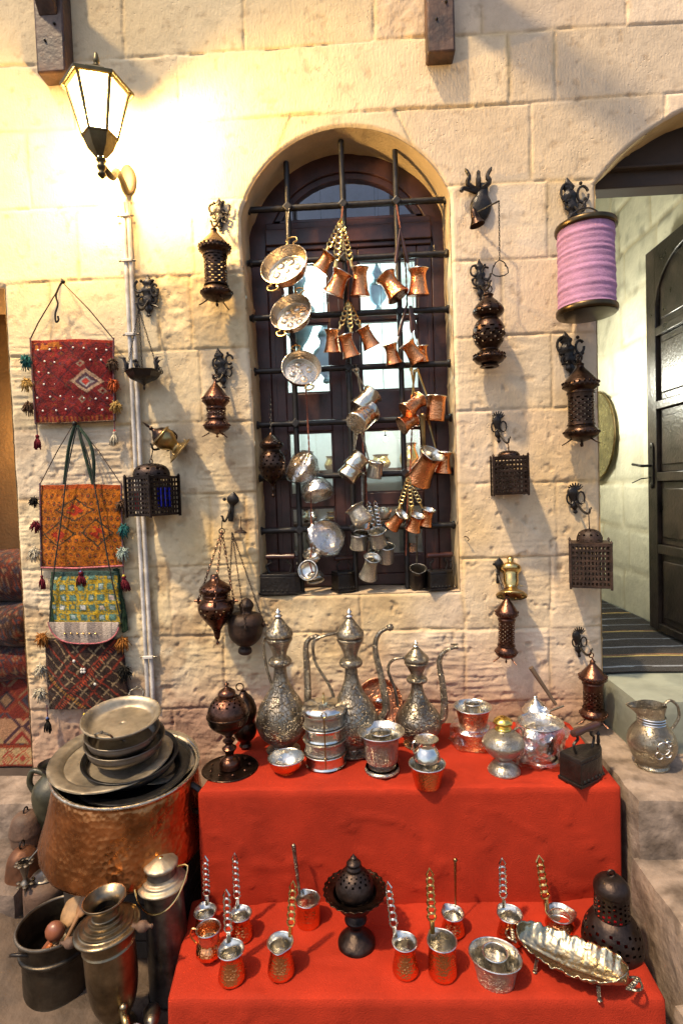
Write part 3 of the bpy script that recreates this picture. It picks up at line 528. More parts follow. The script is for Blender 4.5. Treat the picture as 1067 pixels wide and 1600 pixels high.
# ---- timber struts
def strut(xc,ztop,zbot,wd,label,up=1.9,out=.62,zs=None):
    o=thing('roof_bracket',label,'bracket',V(xc,-.03,zbot),'timber roof brackets')
    M_=Matrix.Identity(4); a=MB().box((0,0,(ztop-zbot)/2),(wd,.075,ztop-zbot)).build('wall_post',WOOD,o,bev=.008)
    zb_=zs or ztop-zbot-.30
    v=[(-wd*.33,-.036,zb_),(wd*.33,-.036,zb_),(-wd*.33,-.036,zb_+.2),(wd*.33,-.036,zb_+.2)]; d=Vector((0,-out,out*up)); v+= [tuple(Vector(p)+d) for p in v]
    MB().add(v,[(0,1,3,2),(4,6,7,5),(0,4,5,1),(2,3,7,6),(0,2,6,4),(1,5,7,3)]).build('diagonal_strut',WOOD,o,bev=.006)
    MB().ball((wd*.2,-.04,.18),.006,6).build('bolt',IRON,o); MB().ball((-wd*.15,-.04,.12),.005,6).build('bolt',IRON,o); return o
p=atY(80,112,-.07); q=atY(80,0,-.07)
strut(p.x,q.z+.5,p.z,.115,'dark timber roof bracket above the lit wall lantern, top left',1.45,.75,.21)
p=atY(690,80,-.07); strut(p.x,p.z+.62,p.z,.105,'dark timber roof bracket between the window arch and the right-hand arch, top right',1.6,.7)
# ---- lit wall lantern
LY=-.28
pt=atY(151,82,LY); pb=atY(163,282,LY); LX=(pt.x+pb.x)/2-.004
zr=lambda y,x=155: atY(x,y,LY).z
lt=thing('wall_lantern','brass-edged hexagonal wall lantern, lit, at the top left','wall lamp',V(LX,LY,zr(215)))
zb0,zb1=0,zr(140)-zr(215); s_=mpp((LX,LY,2.8))
rt,rbm=45*s_,25*s_
hexr=R(18)
def hexp(r,z): return [(r*math.cos(hexr+i*pi/3),r*math.sin(hexr+i*pi/3),z) for i in range(6)]
mb=MB(); A=hexp(rbm,zb0);B=hexp(rt,zb1)
for i in range(6): mb.tube([A[i],B[i]],.006,6); mb.tube([A[i],A[(i+1)%6]],.006,6); mb.tube([B[i],B[(i+1)%6]],.008,6)
mb.build('frame',LAMPM,lt)
a2=[Vector(p)*.0+Vector((p[0]*.97,p[1]*.97,p[2])) for p in A]; b2=[Vector((p[0]*.97,p[1]*.97,p[2])) for p in B]
for i in range(6): MB().add([a2[i],a2[(i+1)%6],b2[(i+1)%6],b2[i]],[(0,1,2,3)]).build('pane',LGL,lt,smooth=False)
h1=zr(82)-zr(140)
mb=MB(); mb.lathe([(rt*1.18,zb1-.006),(rt*1.2,zb1+.004),(rt*.62,zb1+h1*.28),(rt*.58,zb1+h1*.36),(rt*.30,zb1+h1*.52),(.012,zb1+h1*.56)],6,rot=hexr); mb.build('roof',LAMPM,lt,ang=20)
MB().lathe(sp([(.010,zb1+h1*.55),(.018,zb1+h1*.6),(.007,zb1+h1*.68),(.011,zb1+h1*.78),(.006,zb1+h1*.98),(.001,zb1+h1)]),12).build('finial',LAMPM,lt)
h2=zr(215)-zr(280)
MB().lathe([(rbm*1.0,0),(rbm*1.02,-.006),(rbm*.75,-h2*.3),(rbm*.3,-h2*.5)],6,rot=hexr).build('base',LAMPM,lt,ang=20)
MB().lathe(sp([(rbm*.28,-h2*.5),(.017,-h2*.56),(.011,-h2*.62),(.016,-h2*.72),(.009,-h2*.82),(.015,-h2*.9),(.002,-h2)]),12).build('stem',LAMPM,lt)
wp=atY(200,285,-.01); d=Vector((wp.x-LX,-.01-LY,wp.z-zr(215)))
mb=MB(); mb.tube(smooth_pts([(0,0,-h2*.66),(.01,.06,-h2*.72),(d.x*.7,d.y*.6,d.z-.02),(d.x,d.y-.01,d.z-.045)],6),[.012]*19,8); mb.build('arm',LAMPD,lt)
MB().ball((d.x,d.y,d.z+.01),.045,14,(.75,.28,1.35)).build('wall_plate',LAMPD,lt)
lamp('lantern_bulb',(LX,LY,zr(180)),110,(1,.67,.30),.035)
# ---- conduits
def conduit(px_top,px_bot,label):
    a=atY(*px_top,-.02);b=atY(*px_bot,-.02); pts=[(a.x+(b.x-a.x)*t,-.022+.003*math.sin(t*9),a.z+(b.z-a.z)*t) for t in np.linspace(0,1,20)]
    return tag(MB().tube(pts,.0085,10).build('cable_conduit',PLA),label,'conduit','white cable conduits below the lantern')
conduit((192.5,316),(232,1100),'left one of the two white cable conduits running down from the lantern'); conduit((200.5,316),(240,1100),'right one of the two white cable conduits running down from the lantern')
for i,(x,y,l) in enumerate(((197,338,'pipe clip just under the wall lantern'),(200,408,'second pipe clip down the white conduits'),(206,523,'pipe clip beside the red kilim bag'),(233,1026,'lowest pipe clip, beside the dark kilim bag'))):
    p=atY(x,y,-.02); o=thing('pipe_clip',l,'pipe clip',V(p.x,-.02,p.z),'pipe clips on the conduits')
    MB().box((0,-.008,0),(.042,.014,.012)).build('strap',PLA,o,bev=.002); mb=MB(); mb.ball((-.03,-.004,0),.005,6).ball((.03,-.004,0),.005,6); mb.tube([(-.034,-.004,0),(.034,-.004,0)],.003,6); mb.build('screw',PEW,o)
# ---- red-covered two-tier stand
def cloth_box(name,x0b,x1b,x0f,x1f,yb,yf,z0,z1,mt,parent,rad=.022,seed=0,flare=.0):
    nx,ny,nz=110,46,36
    def sk(v):
        t=(v[:,1]-yb)/(yf-yb); t=np.clip(t,0,1); u=(v[:,0])   # u in 0..1 -> trapezoid
        X0=x0b+(x0f-x0b)*t; X1=x1b+(x1f-x1b)*t; dn=(z1-v[:,2])/(z1-z0)
        w_=(fbm(v[:,0]*6,v[:,2]*1.2+v[:,1]*2,4,seed)-.5); v=v.copy(); ww=v[:,0]
        v[:,0]=X0+(X1-X0)*(ww); 
        v[:,1]-= np.where(t>.97,.006*np.exp(-(np.abs(fbm(ww*6+v[:,2]*5,v[:,2]*5,3,seed+21)-.5)/.018)**2)*np.clip(dn*4,0,1)+(w_*.05+.016*np.sin(v[:,0]*26+5*w_)*np.clip(dn,0,1)*np.clip((fbm(v[:,0]*3,v[:,2]*0,2,seed+9)-.4)*4,0,1)*.5+.012*flare)*np.clip(dn,0,1),0); v[:,2]+=np.where(dn<.02,(fbm(ww*9,t*4,4,seed+4)-.5)*.012-.006*np.exp(-(np.abs(fbm(ww*5,t*2.2,3,seed+14)-.5)/.016)**2),0)
        s_=np.where(ww<.5,-1,1); v[:,0]+=s_*np.clip(1-np.minimum(ww,1-ww)/.04,0,1)*(.006+.02*(fbm(v[:,1]*12,v[:,2]*2,2,seed+2)-.3))*np.clip(dn,0,1)
        return v
    W_=(x1f-x0f); 
    def pre(v): return v
    o=rough_box(name,0,1,yf,yb,z0,z1,mt,step=.0125,amp=.0,rad=rad,seed=seed,sk=sk); o.parent=parent; return o
stand=thing('display_stand','two-tiered stand covered in bright red felt cloth below the window','display stand',V(0,0,0))
TZ,TZ2=.548,.177
cloth_box('upper_tier',-.50,.80,-.563,.783,-.028,-.505,.15,TZ,FELT,stand,.016,1)
cloth_box('lower_tier',-.60,.75,-.556,.735,-.49,-.838,-.02,TZ2,FELT,stand,.016,5,1)
# ================================================================ METALWARE BUILDERS
def lipped(mb,prof,n,M,spout=0,sa=0.):      # lathe whose top rows are drawn out into a pouring lip
    z1=max(p[1] for p in prof); z0=z1*.78
    fl=lambda a,j,z: 1+spout*math.exp(-((math.atan2(math.sin(a-sa),math.cos(a-sa)))/.32)**2)*max(0,(z-z0)/(z1-z0))
    return mb.lathe(prof,n,M,fl=fl)
CEZ=[(.86,0),(.97,.03),(1.0,.12),(.93,.3),(.80,.55),(.74,.74),(.78,.86),(.90,.97),(.93,1.0)]
CEZF=[(.96,0),(1.0,.02),(.97,.06),(.84,.22),(.72,.48),(.66,.70),(.70,.84),(.84,.96),(.88,1.0)]
CYL=[(.94,0),(1.0,.04),(1.0,.2),(.95,.6),(.93,.8),(.97,.93),(1.0,1.0)]
def cezve(label,M,r,h,tip,body=COP,rim=TIN,hand=BRA,style='link',prof=CEZ,group=None,name='coffee_pot',cat='coffee pot',lip=.22,sa=pi/2+.5,hw=None):
    """Turkish coffee pot: M places its base, tip is the world point where the long handle ends (None: no handle)."""
    o=thing(name,label,cat,M,group)
    P=sp(scl(prof,r,h),3); b=MB(); b.lathe([(.0005,0)]+P[:1],24); lipped(b,P,24,None,lip,sa); b.build('body',body,o)
    inn=[(max(.0008,(x-.0025)),z) for x,z in P[2:]]; i=MB(); i.lathe([(.0008,inn[0][1])]+inn[:1],24); lipped(i,inn,24,None,lip,sa); i.build('lining',rim,o)
    rr=P[-1][0]; mb=MB(); k=28; pts=[]
    for q in range(k):
        a=2*pi*q/k; s_=rr*(1+lip*math.exp(-((math.atan2(math.sin(a-sa),math.cos(a-sa)))/.32)**2)); pts.append((s_*math.cos(a),s_*math.sin(a),h))
    mb.tube(pts,.0020,6,closed=True).build('rim',rim,o)
    if tip is not None:
        t=M.inverted()@Vector(tip); d=Vector((t.x,t.y,0)); d=d.normalized() if d.length>.012 else (M.to_3x3().inverted()@Vector((0,1,0))); d.z=0; d=d.normalized()
        a=d*rr*.96+Vector((0,0,h-.004)); mb=MB(); hw=hw or r*.58
        if style=='link': linkbar(mb,a,t,hw)
        elif style=='bar':
            mb.tube([a,a+(t-a)*.5,t],[hw*.22,hw*.3,hw*.36],6,sq=.35); mb.ball(t,hw*.36,6)
        elif style=='wood':
            q=a+(t-a)*.22; mb.tube([a,q],[.003,.003],6)
        mb.build('handle',hand,o)
        if style=='wood': q=a+(t-a)*.2; MB().tube([q,q+(t-q)*.15,q+(t-q)*.6,t],[.006,.008,.0065,.004],8).build('grip',WOODH,o)
    return o
def cup(label,M,prof,r,h,mt,lin=TIN,name='cup',cat='cup',group=None,n=28,sq=1.,parts=None):
    o=thing(name,label,cat,M,group); D=Matrix.Diagonal((1,sq,1,1))
    P=sp(scl(prof,r,h),3); MB().lathe([(.0005,0)]+P,n,D).build('body',mt,o)
    z0=h*.12; inn=[(max(.001,x-.002),max(z,z0)) for x,z in P if z>=z0*.5]; MB().lathe([(.0008,z0)]+inn,n,D).build('lining',lin,o)
    pts=[(P[-1][0]*math.cos(2*pi*k/n),P[-1][0]*sq*math.sin(2*pi*k/n),h) for k in range(n)]; MB().tube(pts,.0022,6,closed=True).build('rim',lin,o); return o
def solid(o,name,prof,r,h,mt,n=28,mask=None,k=3,M=None,fl=None,z=0):
    P=sp(scl(prof,r,h),k); P=[(a,b+z) for a,b in P]; return MB().lathe(P,n,M,mask=mask,fl=fl).build(name,mt,o)
def hole(ni,nj,s=2): return lambda i,j: (i%s==0 and j%s==0)
def base_on(bx,by,z,Y=None):
    return atZ(bx,by,z)
def top_h(P,x,y): return atY(x,y,P.y).z-P.z
def ewer(label,bx,by,ty,wpx,hand,spout,mt=SILW,lidc=SILD,ros=True,gadroon=True):
    P=atZ(bx,by,TZ); h=top_h(P,bx,ty); s_=mpp(P); r=wpx*s_/2
    o=thing('ewer',label,'ewer',Matrix.Translation(P),'tall lidded ewers')
    z=lambda py: top_h(P,bx,py)
    pr=[(.62,0),(.66,.012),(.50,.03),(.42,.05),(.60,.075),(.86,.12),(.99,.18),(1.0,.23),(.92,.29),(.70,.36),(.48,.42),(.32,.49),(.25,.55),(.24,.60)]
    fl=(lambda a,j,zz: 1+.035*math.cos(a*12)*max(0,min(1,(zz-h*.26)/(h*.08)))*max(0,min(1,(h*.52-zz)/(h*.1)))) if gadroon else None
    solid(o,'body',pr,r,h,mt,40,fl=fl)
    solid(o,'neck',[(.24,.598),(.40,.605),(.46,.63),(.36,.655),(.26,.66),(.30,.70),(.42,.75),(.50,.775),(.52,.79),(.46,.80)],r,h,lidc)
    l=solid(o,'lid',[(.46,.80),(.54,.81),(.52,.84),(.38,.87),(.26,.90),(.15,.925),(.10,.93)],r,h,lidc)
    q=solid(o,'finial',[(.10,.93),(.16,.945),(.10,.957),(.05,.962),(.12,.975),(.05,.988),(.01,1.0)],r,h,SIL,12)
    T=lambda L_: [V(0,0,0)+(lambda p:V(p.x-P.x,dy,p.z-P.z))(atY(x,y,P.y+dy)) for x,y,dy in L_]
    MB().tube(smooth_pts(T(hand),6),[.0055]*(6*(len(hand)-1)+1),8).build('handle',SILD,o)
    ps=smooth_pts(T(spout),6); n=len(ps); MB().tube(ps,[.017*(1-t)+.0065*t if t<.25 else (.0137*(1-(t-.25)/.75)+.0062*(t-.25)/.75) for t in [i/(n-1) for i in range(n)]],10).build('spout',mt,o)
    e=ps[-1]
    if ros:
        mb=MB(); mb.ball(e,.012,12,(1,1,1)); 
        for k in range(8): mb.ball(e+V(.010*math.cos(k*pi/4),-.002,.010*math.sin(k*pi/4)),.0045,6)
        mb.build('rosette',SILD,o)
    else: MB().tube([e,e+V(.016,0,.004)],[.006,.010],8).box(e+V(.004,0,.012),(.026,.010,.005)).build('spout_tip',SILD,o)
    return o
# ---------------------------------------------------------------- upper tier
ewer('leftmost of the three tall lidded ewers, silver, beside the dark incense burner',443,1172,950,80,[(425,990,0),(412,1000,-.0),(416,1040,0),(428,1082,0),(424,1100,0)],[(468,1125,0),(480,1105,-.01),(480,1050,-.01),(478,1012,-.01),(484,998,-.01),(494,996,-.01)])
ewer('middle ewer of the three tall lidded ones, behind the stacked food carrier',553,1176,950,80,[(531,988,0),(505,994,0),(490,1004,0),(493,1035,0),(514,1070,0),(522,1092,0)],[(590,1130,0),(603,1108,-.01),(596,1060,-.01),(586,1015,-.01),(592,990,-.01),(609,980,-.01)],gadroon=False)
ewer('smallest and rightmost of the lidded ewers, with a plain hooked spout',654,1163,1000,72,[(638,1028,0),(616,1030,0),(606,1046,0),(616,1075,0),(622,1105,0)],[(678,1130,0),(693,1118,-.01),(692,1075,-.01),(686,1035,-.01),(694,1018,-.01),(708,1012,-.01)],ros=False,gadroon=False)
# incense burner with plate
P=atZ(360,1201,TZ); s_=mpp(P); h=top_h(P,364,1064); o=thing('incense_burner','dark domed incense burner on a round studded plate, left end of the red stand','incense burner',Matrix.Translation(P),'dark burners')
solid(o,'plate',[(.001,.02),(.5,.02),(.86,.022),(.97,.045),(1.0,.04),(.98,.02),(.6,.004),(.01,0)],43*s_,h*.42,BRZ,40)
for k in range(9): a=k*2*pi/9+.2; MB().ball((30*s_*math.cos(a),30*s_*math.sin(a),.010),.0055,8,(1,1,.7)).build('stud',BRZC,o)
solid(o,'pedestal',[(.42,.02),(.40,.10),(.18,.15),(.20,.20),(.30,.24),(.14,.28),(.26,.33),(.12,.36),(.30,.42)],38*s_,h,BRZC)
solid(o,'bowl',[(.25,.40),(.62,.46),(.9,.53),(.96,.60),(1.0,.605),(1.0,.625),(.96,.63)],33*s_,h,BRZ)
P_=sp(scl([(.95,.63),(.93,.68),(.80,.75),(.58,.81),(.38,.83)],33*s_,h),4); MB().lathe(P_,44,mask=lambda i,j: 6<j<14 and (i+j)%3==0 and j%2==0).build('pierced_lid',BRZC,o)
solid(o,'finial',[(.38,.83),(.42,.85),(.36,.89),(.10,.93),(.06,.95),(.13,.965),(.05,.98),(.02,1.0)],33*s_,h,BRZC,16)
# second dark burner behind
P=atZ(384,1168,TZ); s_=mpp(P); h=top_h(P,386,1075); o=thing('hanging_burner','smaller dark burner with a ring on top, half hidden behind the studded-plate burner','incense burner',Matrix.Translation(P),'dark burners')
solid(o,'body',[(.3,.0),(.5,.04),(.4,.1),(.75,.18),(.95,.3),(.9,.4),(.8,.45),(.95,.55),(.98,.66),(.7,.82),(.35,.9),(.2,.95)],20*s_,h,BRZ)
MB().ring((-.012,0,h*1.02),.014,.0025,'y').build('ring',BRZ,o)
# plate leaning on the wall
p=atY(592,1096,-.05); o=thing('leaning_plate','round copper plate with a raised boss leaning on the wall between two ewers','plate',rotM(p,0,76))
MB().lathe(sp([(.001,.008),(.018,.008),(.024,.001),(.05,.0),(.072,.002),(.086,.012),(.092,.014),(.091,.010),(.07,-.004),(.001,-.004)],3),40).build('dish',COPE,o)
MB().ball((0,0,.008),.016,12,(1,1,.6)).build('boss',SIL,o)
# tiffin carrier
P=atZ(509,1192,TZ); s_=mpp(P); h=top_h(P,512,1096); r=33*s_; o=thing('food_carrier','stack of four round silver food tins under one clasp, in front of the middle ewer','food carrier',Matrix.Translation(P))
for k in range(4):
    z0=h*.215*k; MB().lathe(sp([(r*.9,z0),(r*.97,z0+.004),(r*.93,z0+h*.05),(r*.93,z0+h*.17),(r*1.02,z0+h*.19),(r*1.02,z0+h*.212),(r*.9,z0+h*.214)],3),36,cap=(1,0) if k==0 else (0,0)).build('tin',SILE if k%2 else SIL,o)
z0=h*.86; solid(o,'lid',[(1.04,0),(1.04,.3),(.9,.6),(.62,.85),(.30,1.0),(.01,1.0)],r,h*.17,SIL,36,z=z0)
mb=MB(); mb.ring((0,0,h*1.06),.016,.0028,'x'); mb.ball((0,0,h*1.035),.006,8); mb.build('knob',BRA,o)
MB().tube([(.006,-r*1.06,h*.08),(.006,-r*1.08,h*.9)],.0025,6).ring((.006,-r*1.09,h*.93),.009,.002,'y').ball((.006,-r*1.06,h*.24),.006,6).build('clasp',BRAD,o)
# copper bowl
P=atZ(448,1206,TZ); s_=mpp(P); cup('copper bowl with a tinned inside, between the burner plate and the food carrier',Matrix.Translation(P),[(.45,0),(.48,.04),(.44,.08),(.75,.3),(.93,.62),(1.0,1.0)],28*s_,.052,COP,TIN,'bowl','bowl')
# silver goblet + small cup inside
GOB=[(.72,0),(.76,.03),(.70,.08),(.46,.16),(.44,.2),(.62,.24),(.70,.3),(.72,.6),(.80,.85),(1.0,1.0)]
P=atZ(597,1203,TZ); s_=mpp(P); hg=top_h(P,600,1142); cup('large footed silver beaker with an engraved medallion, holding a small cup',Matrix.Translation(P),GOB,36*s_,hg,SILE,TIN,'beaker','beaker',n=36)
cup('small plain silver cup sitting inside the large footed beaker',Matrix.Translation(P+V(0,0,hg*.52)),CYL,16*s_,.062,SIL,TIN,'cup','cup')
# copper cup + pitcher
P=atZ(668,1227,TZ); s_=mpp(P); cup('ribbed copper cup at the upper front edge, a small pitcher standing in it',Matrix.Translation(P),[(.66,0),(.7,.03),(.72,.06),(.84,.5),(.93,.85),(1.0,1.0)],28*s_,.072,COP,TIN)
o=thing('pitcher','small shiny pitcher with a scroll handle standing in the ribbed copper cup','pitcher',Matrix.Translation(P+V(0,0,.036)))
solid(o,'body',[(.5,0),(.55,.03),(.5,.12),(.72,.24),(.95,.4),(1.0,.5),(.85,.66),(.62,.8),(.66,.92),(.9,1.0)],21*s_,.115,SIL,28)
MB().lathe([(.001,.10),(.013,.10),(19*s_*.9,.114)],24).build('lining',TIN,o)
MB().tube(smooth_pts([(-.018,0,.100),(-.040,0,.106),(-.044,0,.085),(-.034,0,.060),(-.020,0,.048)],5),.003,6).build('handle',SIL,o)
# copper cup with cup inside, wrapped
def wrapm(c,r,h,seed,sc=(1,1,1)):   # crumpled clear bag around something
    rr=random.Random(seed); n=22; mb=MB(); ph=[rr.uniform(0,6.28) for _ in range(6)]
    fl=lambda a,j,z:1+.10*math.sin(3*a+ph[0]+j*.7)+.07*math.sin(7*a+ph[1]-j*1.3)+.05*math.sin(11*a+ph[2]+j*2)
    P=[(r*.5,0),(r*1.0,h*.06),(r*1.12,h*.3),(r*1.05,h*.55),(r*1.15,h*.8),(r*.8,h*1.0),(r*.35,h*1.08),(r*.5,h*1.25)]
    return mb.lathe(sp(P,2),n,Matrix.Translation(c)@Matrix.Diagonal((*sc,1)),fl=fl)
P=atZ(742,1164,TZ); s_=mpp(P); M_=Matrix.Translation(P)
o=cup('upside-down copper beaker under clear wrap, holding up a second beaker at the back',M_,[(1.0,0),(.95,.2),(.86,.6),(.8,.95),(.84,1.0)],26*s_,.07,COP,SIL,'beaker','beaker'); wrapm((-.008,0,-.0),29*s_,.085,3).build('plastic_wrap',PLF,o)
o=cup('engraved copper and silver beaker holding a small cup, standing on the wrapped one',Matrix.Translation(P+V(-.006,0,.068)),[(.66,0),(.7,.04),(.72,.1),(.82,.6),(.92,.9),(1.0,1.0)],29*s_,.076,COPE,TIN,'beaker','beaker')
MB().lathe([(29*s_*.70,.0),(29*s_*.80,.003),(29*s_*.78,.008)],28).build('band',SIL,o)
cup('tiny silver cup inside the copper and silver beaker at the back',Matrix.Translation(P+V(-.006,0,.105)),CYL,12.5*s_,.052,SIL,TIN)
# silver flask, gold stopper
P=atZ(787,1205,TZ); s_=mpp(P); h=top_h(P,787,1120); o=thing('flask','round-bellied silver flask with a gilded stopper and a thin handle','flask',Matrix.Translation(P))
solid(o,'body',[(.74,0),(.78,.03),(.62,.12),(.36,.2),(.40,.25),(.75,.35),(1.0,.50),(.96,.58),(.75,.68),(.42,.75),(.36,.77)],32*s_,h,SILE,36)
mb=MB(); mb.lathe(sp(scl([(.36,.76),(.40,.78),(.36,.81),(.30,.83),(.42,.87),(.46,.91),(.38,.96),(.2,1.0),(.01,1.0)],32*s_,h),3),20,fl=lambda a,j,z:1+.05*math.cos(a*8)); mb.build('stopper',GOLD,o)
MB().tube(smooth_pts([(.022,0,h*.70),(.052,0,h*.80),(.066,0,h*.68),(.058,0,h*.52),(.044,0,h*.44)],5),.003,6).build('handle',SILD,o)
# goblet in plastic
P=atZ(845,1188,TZ); s_=mpp(P); h=top_h(P,845,1128); o=cup('wide silver goblet under crumpled clear plastic, left of the charcoal iron',Matrix.Translation(P),GOB,34*s_,h,SIL,TIN,'goblet','goblet',n=32)
wrapm((-.004,0,.004),34*s_,h*1.02,9).build('plastic_wrap',PLF,o); wrapm((-.045,-.02,.0),22*s_,h*.7,12,(1,1,1)).build('plastic_wrap',PLF,o)
# covered pan with wooden handle on the wall side
p=atY(836,1100,-.10); o=thing('covered_pan','domed silver pan with a slanting wooden handle, against the wall behind the goblet','pan',Matrix.Translation(V(p.x,-.10,TZ)))
h=atY(836,1112,-.10).z-TZ; hh=.62*(atY(836,1070,-.1).z-atY(836,1112,-.1).z)
solid(o,'pot',[(.7,0),(.85,.05),(.8,.5),(.75,.9),(.9,1.0)],.055,h,SILD)
solid(o,'lid',[(1.0,0),(1.02,.06),(.9,.2),(.6,.5),(.25,.75),(.12,.85),(.16,.92),(.05,1.0),(.01,1.0)],.055,hh,SIL,32,z=h)
a=atY(868,1101,-.1);b=atY(829,1043,-.1); L_=V(p.x,-.10,TZ)
MB().tube([V(.05,0,h),a-L_+V(.03,0,-.005)],.004,6).build('bracket',IRON,o)
MB().tube([a-L_,b-L_],[.006,.0095],10).build('handle',SPOON if False else mat('grey_brown_handle',(.13,.09,.06),0,.5),o)
# charcoal iron
def iron(label,P,L_,Wd,hh,yaw,group='charcoal irons',mt=IRON,handle=True,sc=1.):
    M_=Matrix.Translation(P)@Matrix.Rotation(R(yaw),4,'Z'); o=thing('charcoal_iron',label,'charcoal iron',M_,group)
    def hull(z0,z1,k0=1.,k1=1.,hol=False):
        n=9; side=[]
        for i in range(n): t=i/(n-1); side.append((L_*(t-.5),Wd/2*(1 if t<.45 else math.cos((t-.45)/.55*pi/2)**.75)))
        out=side+[(x,-y) for x,y in side[::-1][1:]]; return out
    out=hull(0,0); n=len(out)
    def prism(z0,z1,k0,k1,mb):
        v=[(x*k0,y*k0,z0) for x,y in out]+[(x*k1,y*k1,z1) for x,y in out]; f=[(i,(i+1)%n,(i+1)%n+n,i+n) for i in range(n)]+[tuple(range(n))[::-1],tuple(range(n,2*n))]; return mb.add(v,f)
    mb=MB(); prism(0,.010*sc,1.06,1.06,mb); mb.build('sole_plate',mt,o,smooth=False,bev=.0015)
    # saw-tooth vents then the body
    mb=MB(); prism(.010*sc,hh*.86,1,.97,mb); mb.build('body',mt,o,smooth=False,bev=.002)
    for s_ in (-1,1):
        for i in range(6):
            x=L_*(-.40+.12*i); mb=MB(); mb.ball((x,s_*Wd*.505,hh*.20),.0055*sc,6,(1,.5,1)); mb.build('vent',MT['soot'] if 'soot' in MT else mat('soot',(.004,.004,.004),0,.9),o)  # solid near-black balls stand for the open vents
    mb=MB(); prism(hh*.87,hh,.99,.96,mb); mb.build('lid',mt,o,smooth=False,bev=.002)
    if handle:
        for x in (-L_*.30,L_*.22): MB().tube(smooth_pts([(x,0,hh),(x*1.25,0,hh+.030*sc),(x*.8,0,hh+.045*sc),(x,0,hh+.062*sc)],4),.0045*sc,6).build('handle_post',mt,o)
        MB().lathe([(.001,-.062),(.011,-.060),(.013,-.03),(.010,0),(.013,.03),(.011,.060),(.001,.062)],12,Matrix.Translation((0,0,hh+.068*sc))@Matrix.Rotation(pi/2,4,'Y')@Matrix.Diagonal((sc,sc,sc,1))).build('grip',WOODH,o)
        MB().lathe(sp([(.003,0),(.006,.01),(.004,.03),(.007,.035),(.001,.045)]),8,Matrix.Translation((L_*.42,0,hh))).build('latch',mt,o)
    return o
P=atZ(915,1213,TZ); o=iron('black charcoal iron with raised handle on the right front corner of the red stand',P,.155,.082,.088,32)
# ---------------------------------------------------------------- jug on the step
P=atZ(1018,1197,.522); s_=mpp(P); h=top_h(P,1018,1098); r=35*s_; o=thing('jug','stout engraved silver jug with a long beak spout on the stone step by the doorway','jug',Matrix.Translation(P))
fl=lambda a,j,z: 1+1.0*math.exp(-(math.atan2(math.sin(a-pi),math.cos(a-pi))/.5)**2)*max(0,(z-h*.74)/(h*.26))**1.3
pr=sp(scl([(.66,0),(.70,.03),(.62,.08),(.80,.16),(.98,.3),(1.0,.42),(.86,.56),(.60,.68),(.52,.74),(.52,.82),(.56,.9),(.60,.97)],r,h),3)
MB().lathe([(.001,0)]+pr,40,fl=fl).build('body',mat('engraved_jug_silver',(.50,.44,.33),1,.32,bump=.0016,bs=120,kind='engrave',dark=.35,var=.25,vs=10),o); MB().lathe([(a*.95,z) for a,z in pr[-10:]],40,fl=fl).build('lining',SILD,o)
mb=MB(); 
for z in (.70,.74,.78): mb.ring((0,0,h*z),r*.56,.003,'z',28)
mb.build('neck_ring',SIL,o)
MB().tube(smooth_pts([(r*.5,0,h*.94),(r*.80,0,h*1.03),(r*1.12,0,h*.95),(r*1.2,0,h*.78),(r*1.0,0,h*.64),(r*.86,0,h*.58)],5),.0048,8).build('handle',SILD,o)
mb=MB()
for (x,z,a0,a1,R_) in ((.0,.44,0,2*pi,.020),(.012,.36,0,2*pi,.013),(-.014,.33,0,2*pi,.012),(.016,.5,0,2*pi,.009)): mb.ring((x,-math.sqrt(max(0,r*r-x*x))*.985,h*z),R_,.0022,'y')
mb.build('raised_ornament',SIL,o)
# ---------------------------------------------------------------- lower tier: coffee pots
def tcez(label,rx,ry,wpx,by,tipx,tipy,body=COP,hand=SIL,style='link',prof=CEZ,rim=TIN,yo=.035,h=None,**k):
    # rim centre pixel, rim width, base bottom pixel
    P=atZ(rx,by-wpx*.36,TZ2); s_=mpp(P); r=wpx*s_/2/.93
    hh=h or max(.03,atY(rx,ry,P.y).z-TZ2)
    P=V(atY(rx,ry,P.y).x,P.y,TZ2+.001); return cezve(label,Matrix.Translation(P),r,hh,None if tipx is None else atY(tipx,tipy,P.y+yo),body,rim,hand,style,prof,'copper coffee pots on the lower tier',**k)
tcez('small copper coffee pot at the far back left, partly behind the copper pitcher',321,1424,34,1468,321,1341)
tcez('copper coffee pot at the back left, second from the corner, silver link handle upright',376,1428,34,1476,367,1337)
tcez('frontmost copper coffee pot of the left cluster, near the stand edge, with silver link handle',361,1484,40,1543,354,1394)
tcez('copper coffee pot with brass link handle standing alone left of centre, lip towards the viewer',438,1472,40,1534,458,1381,hand=BRA,sa=-pi/2)
tcez('copper coffee pot with a plain bar handle, just left of the scalloped dark burner',481,1405,35,1454,459,1322,hand=SILD,style='bar',prof=CYL)
tcez('copper coffee pot just right of the dark burner, silver link handle leaning left',632,1472,38,1532,606,1382)
tcez('tall copper coffee pot with a long brass link handle, right of centre',690,1470,42,1535,671,1361,hand=BRA,prof=CYL)
tcez('copper coffee pot with upright flat brass handle, behind the tall one',707,1427,34,1468,711,1344,hand=BRAD,style='bar')
tcez('copper coffee pot at the back, partly hidden by the leaf-shaped dish',796,1428,38,1482,784,1345)
tcez('wide shallow-lipped silver-lined coffee pot at the back, above the middle of the leaf dish',874,1427,42,1462,842,1341,hand=BRA,sa=0)
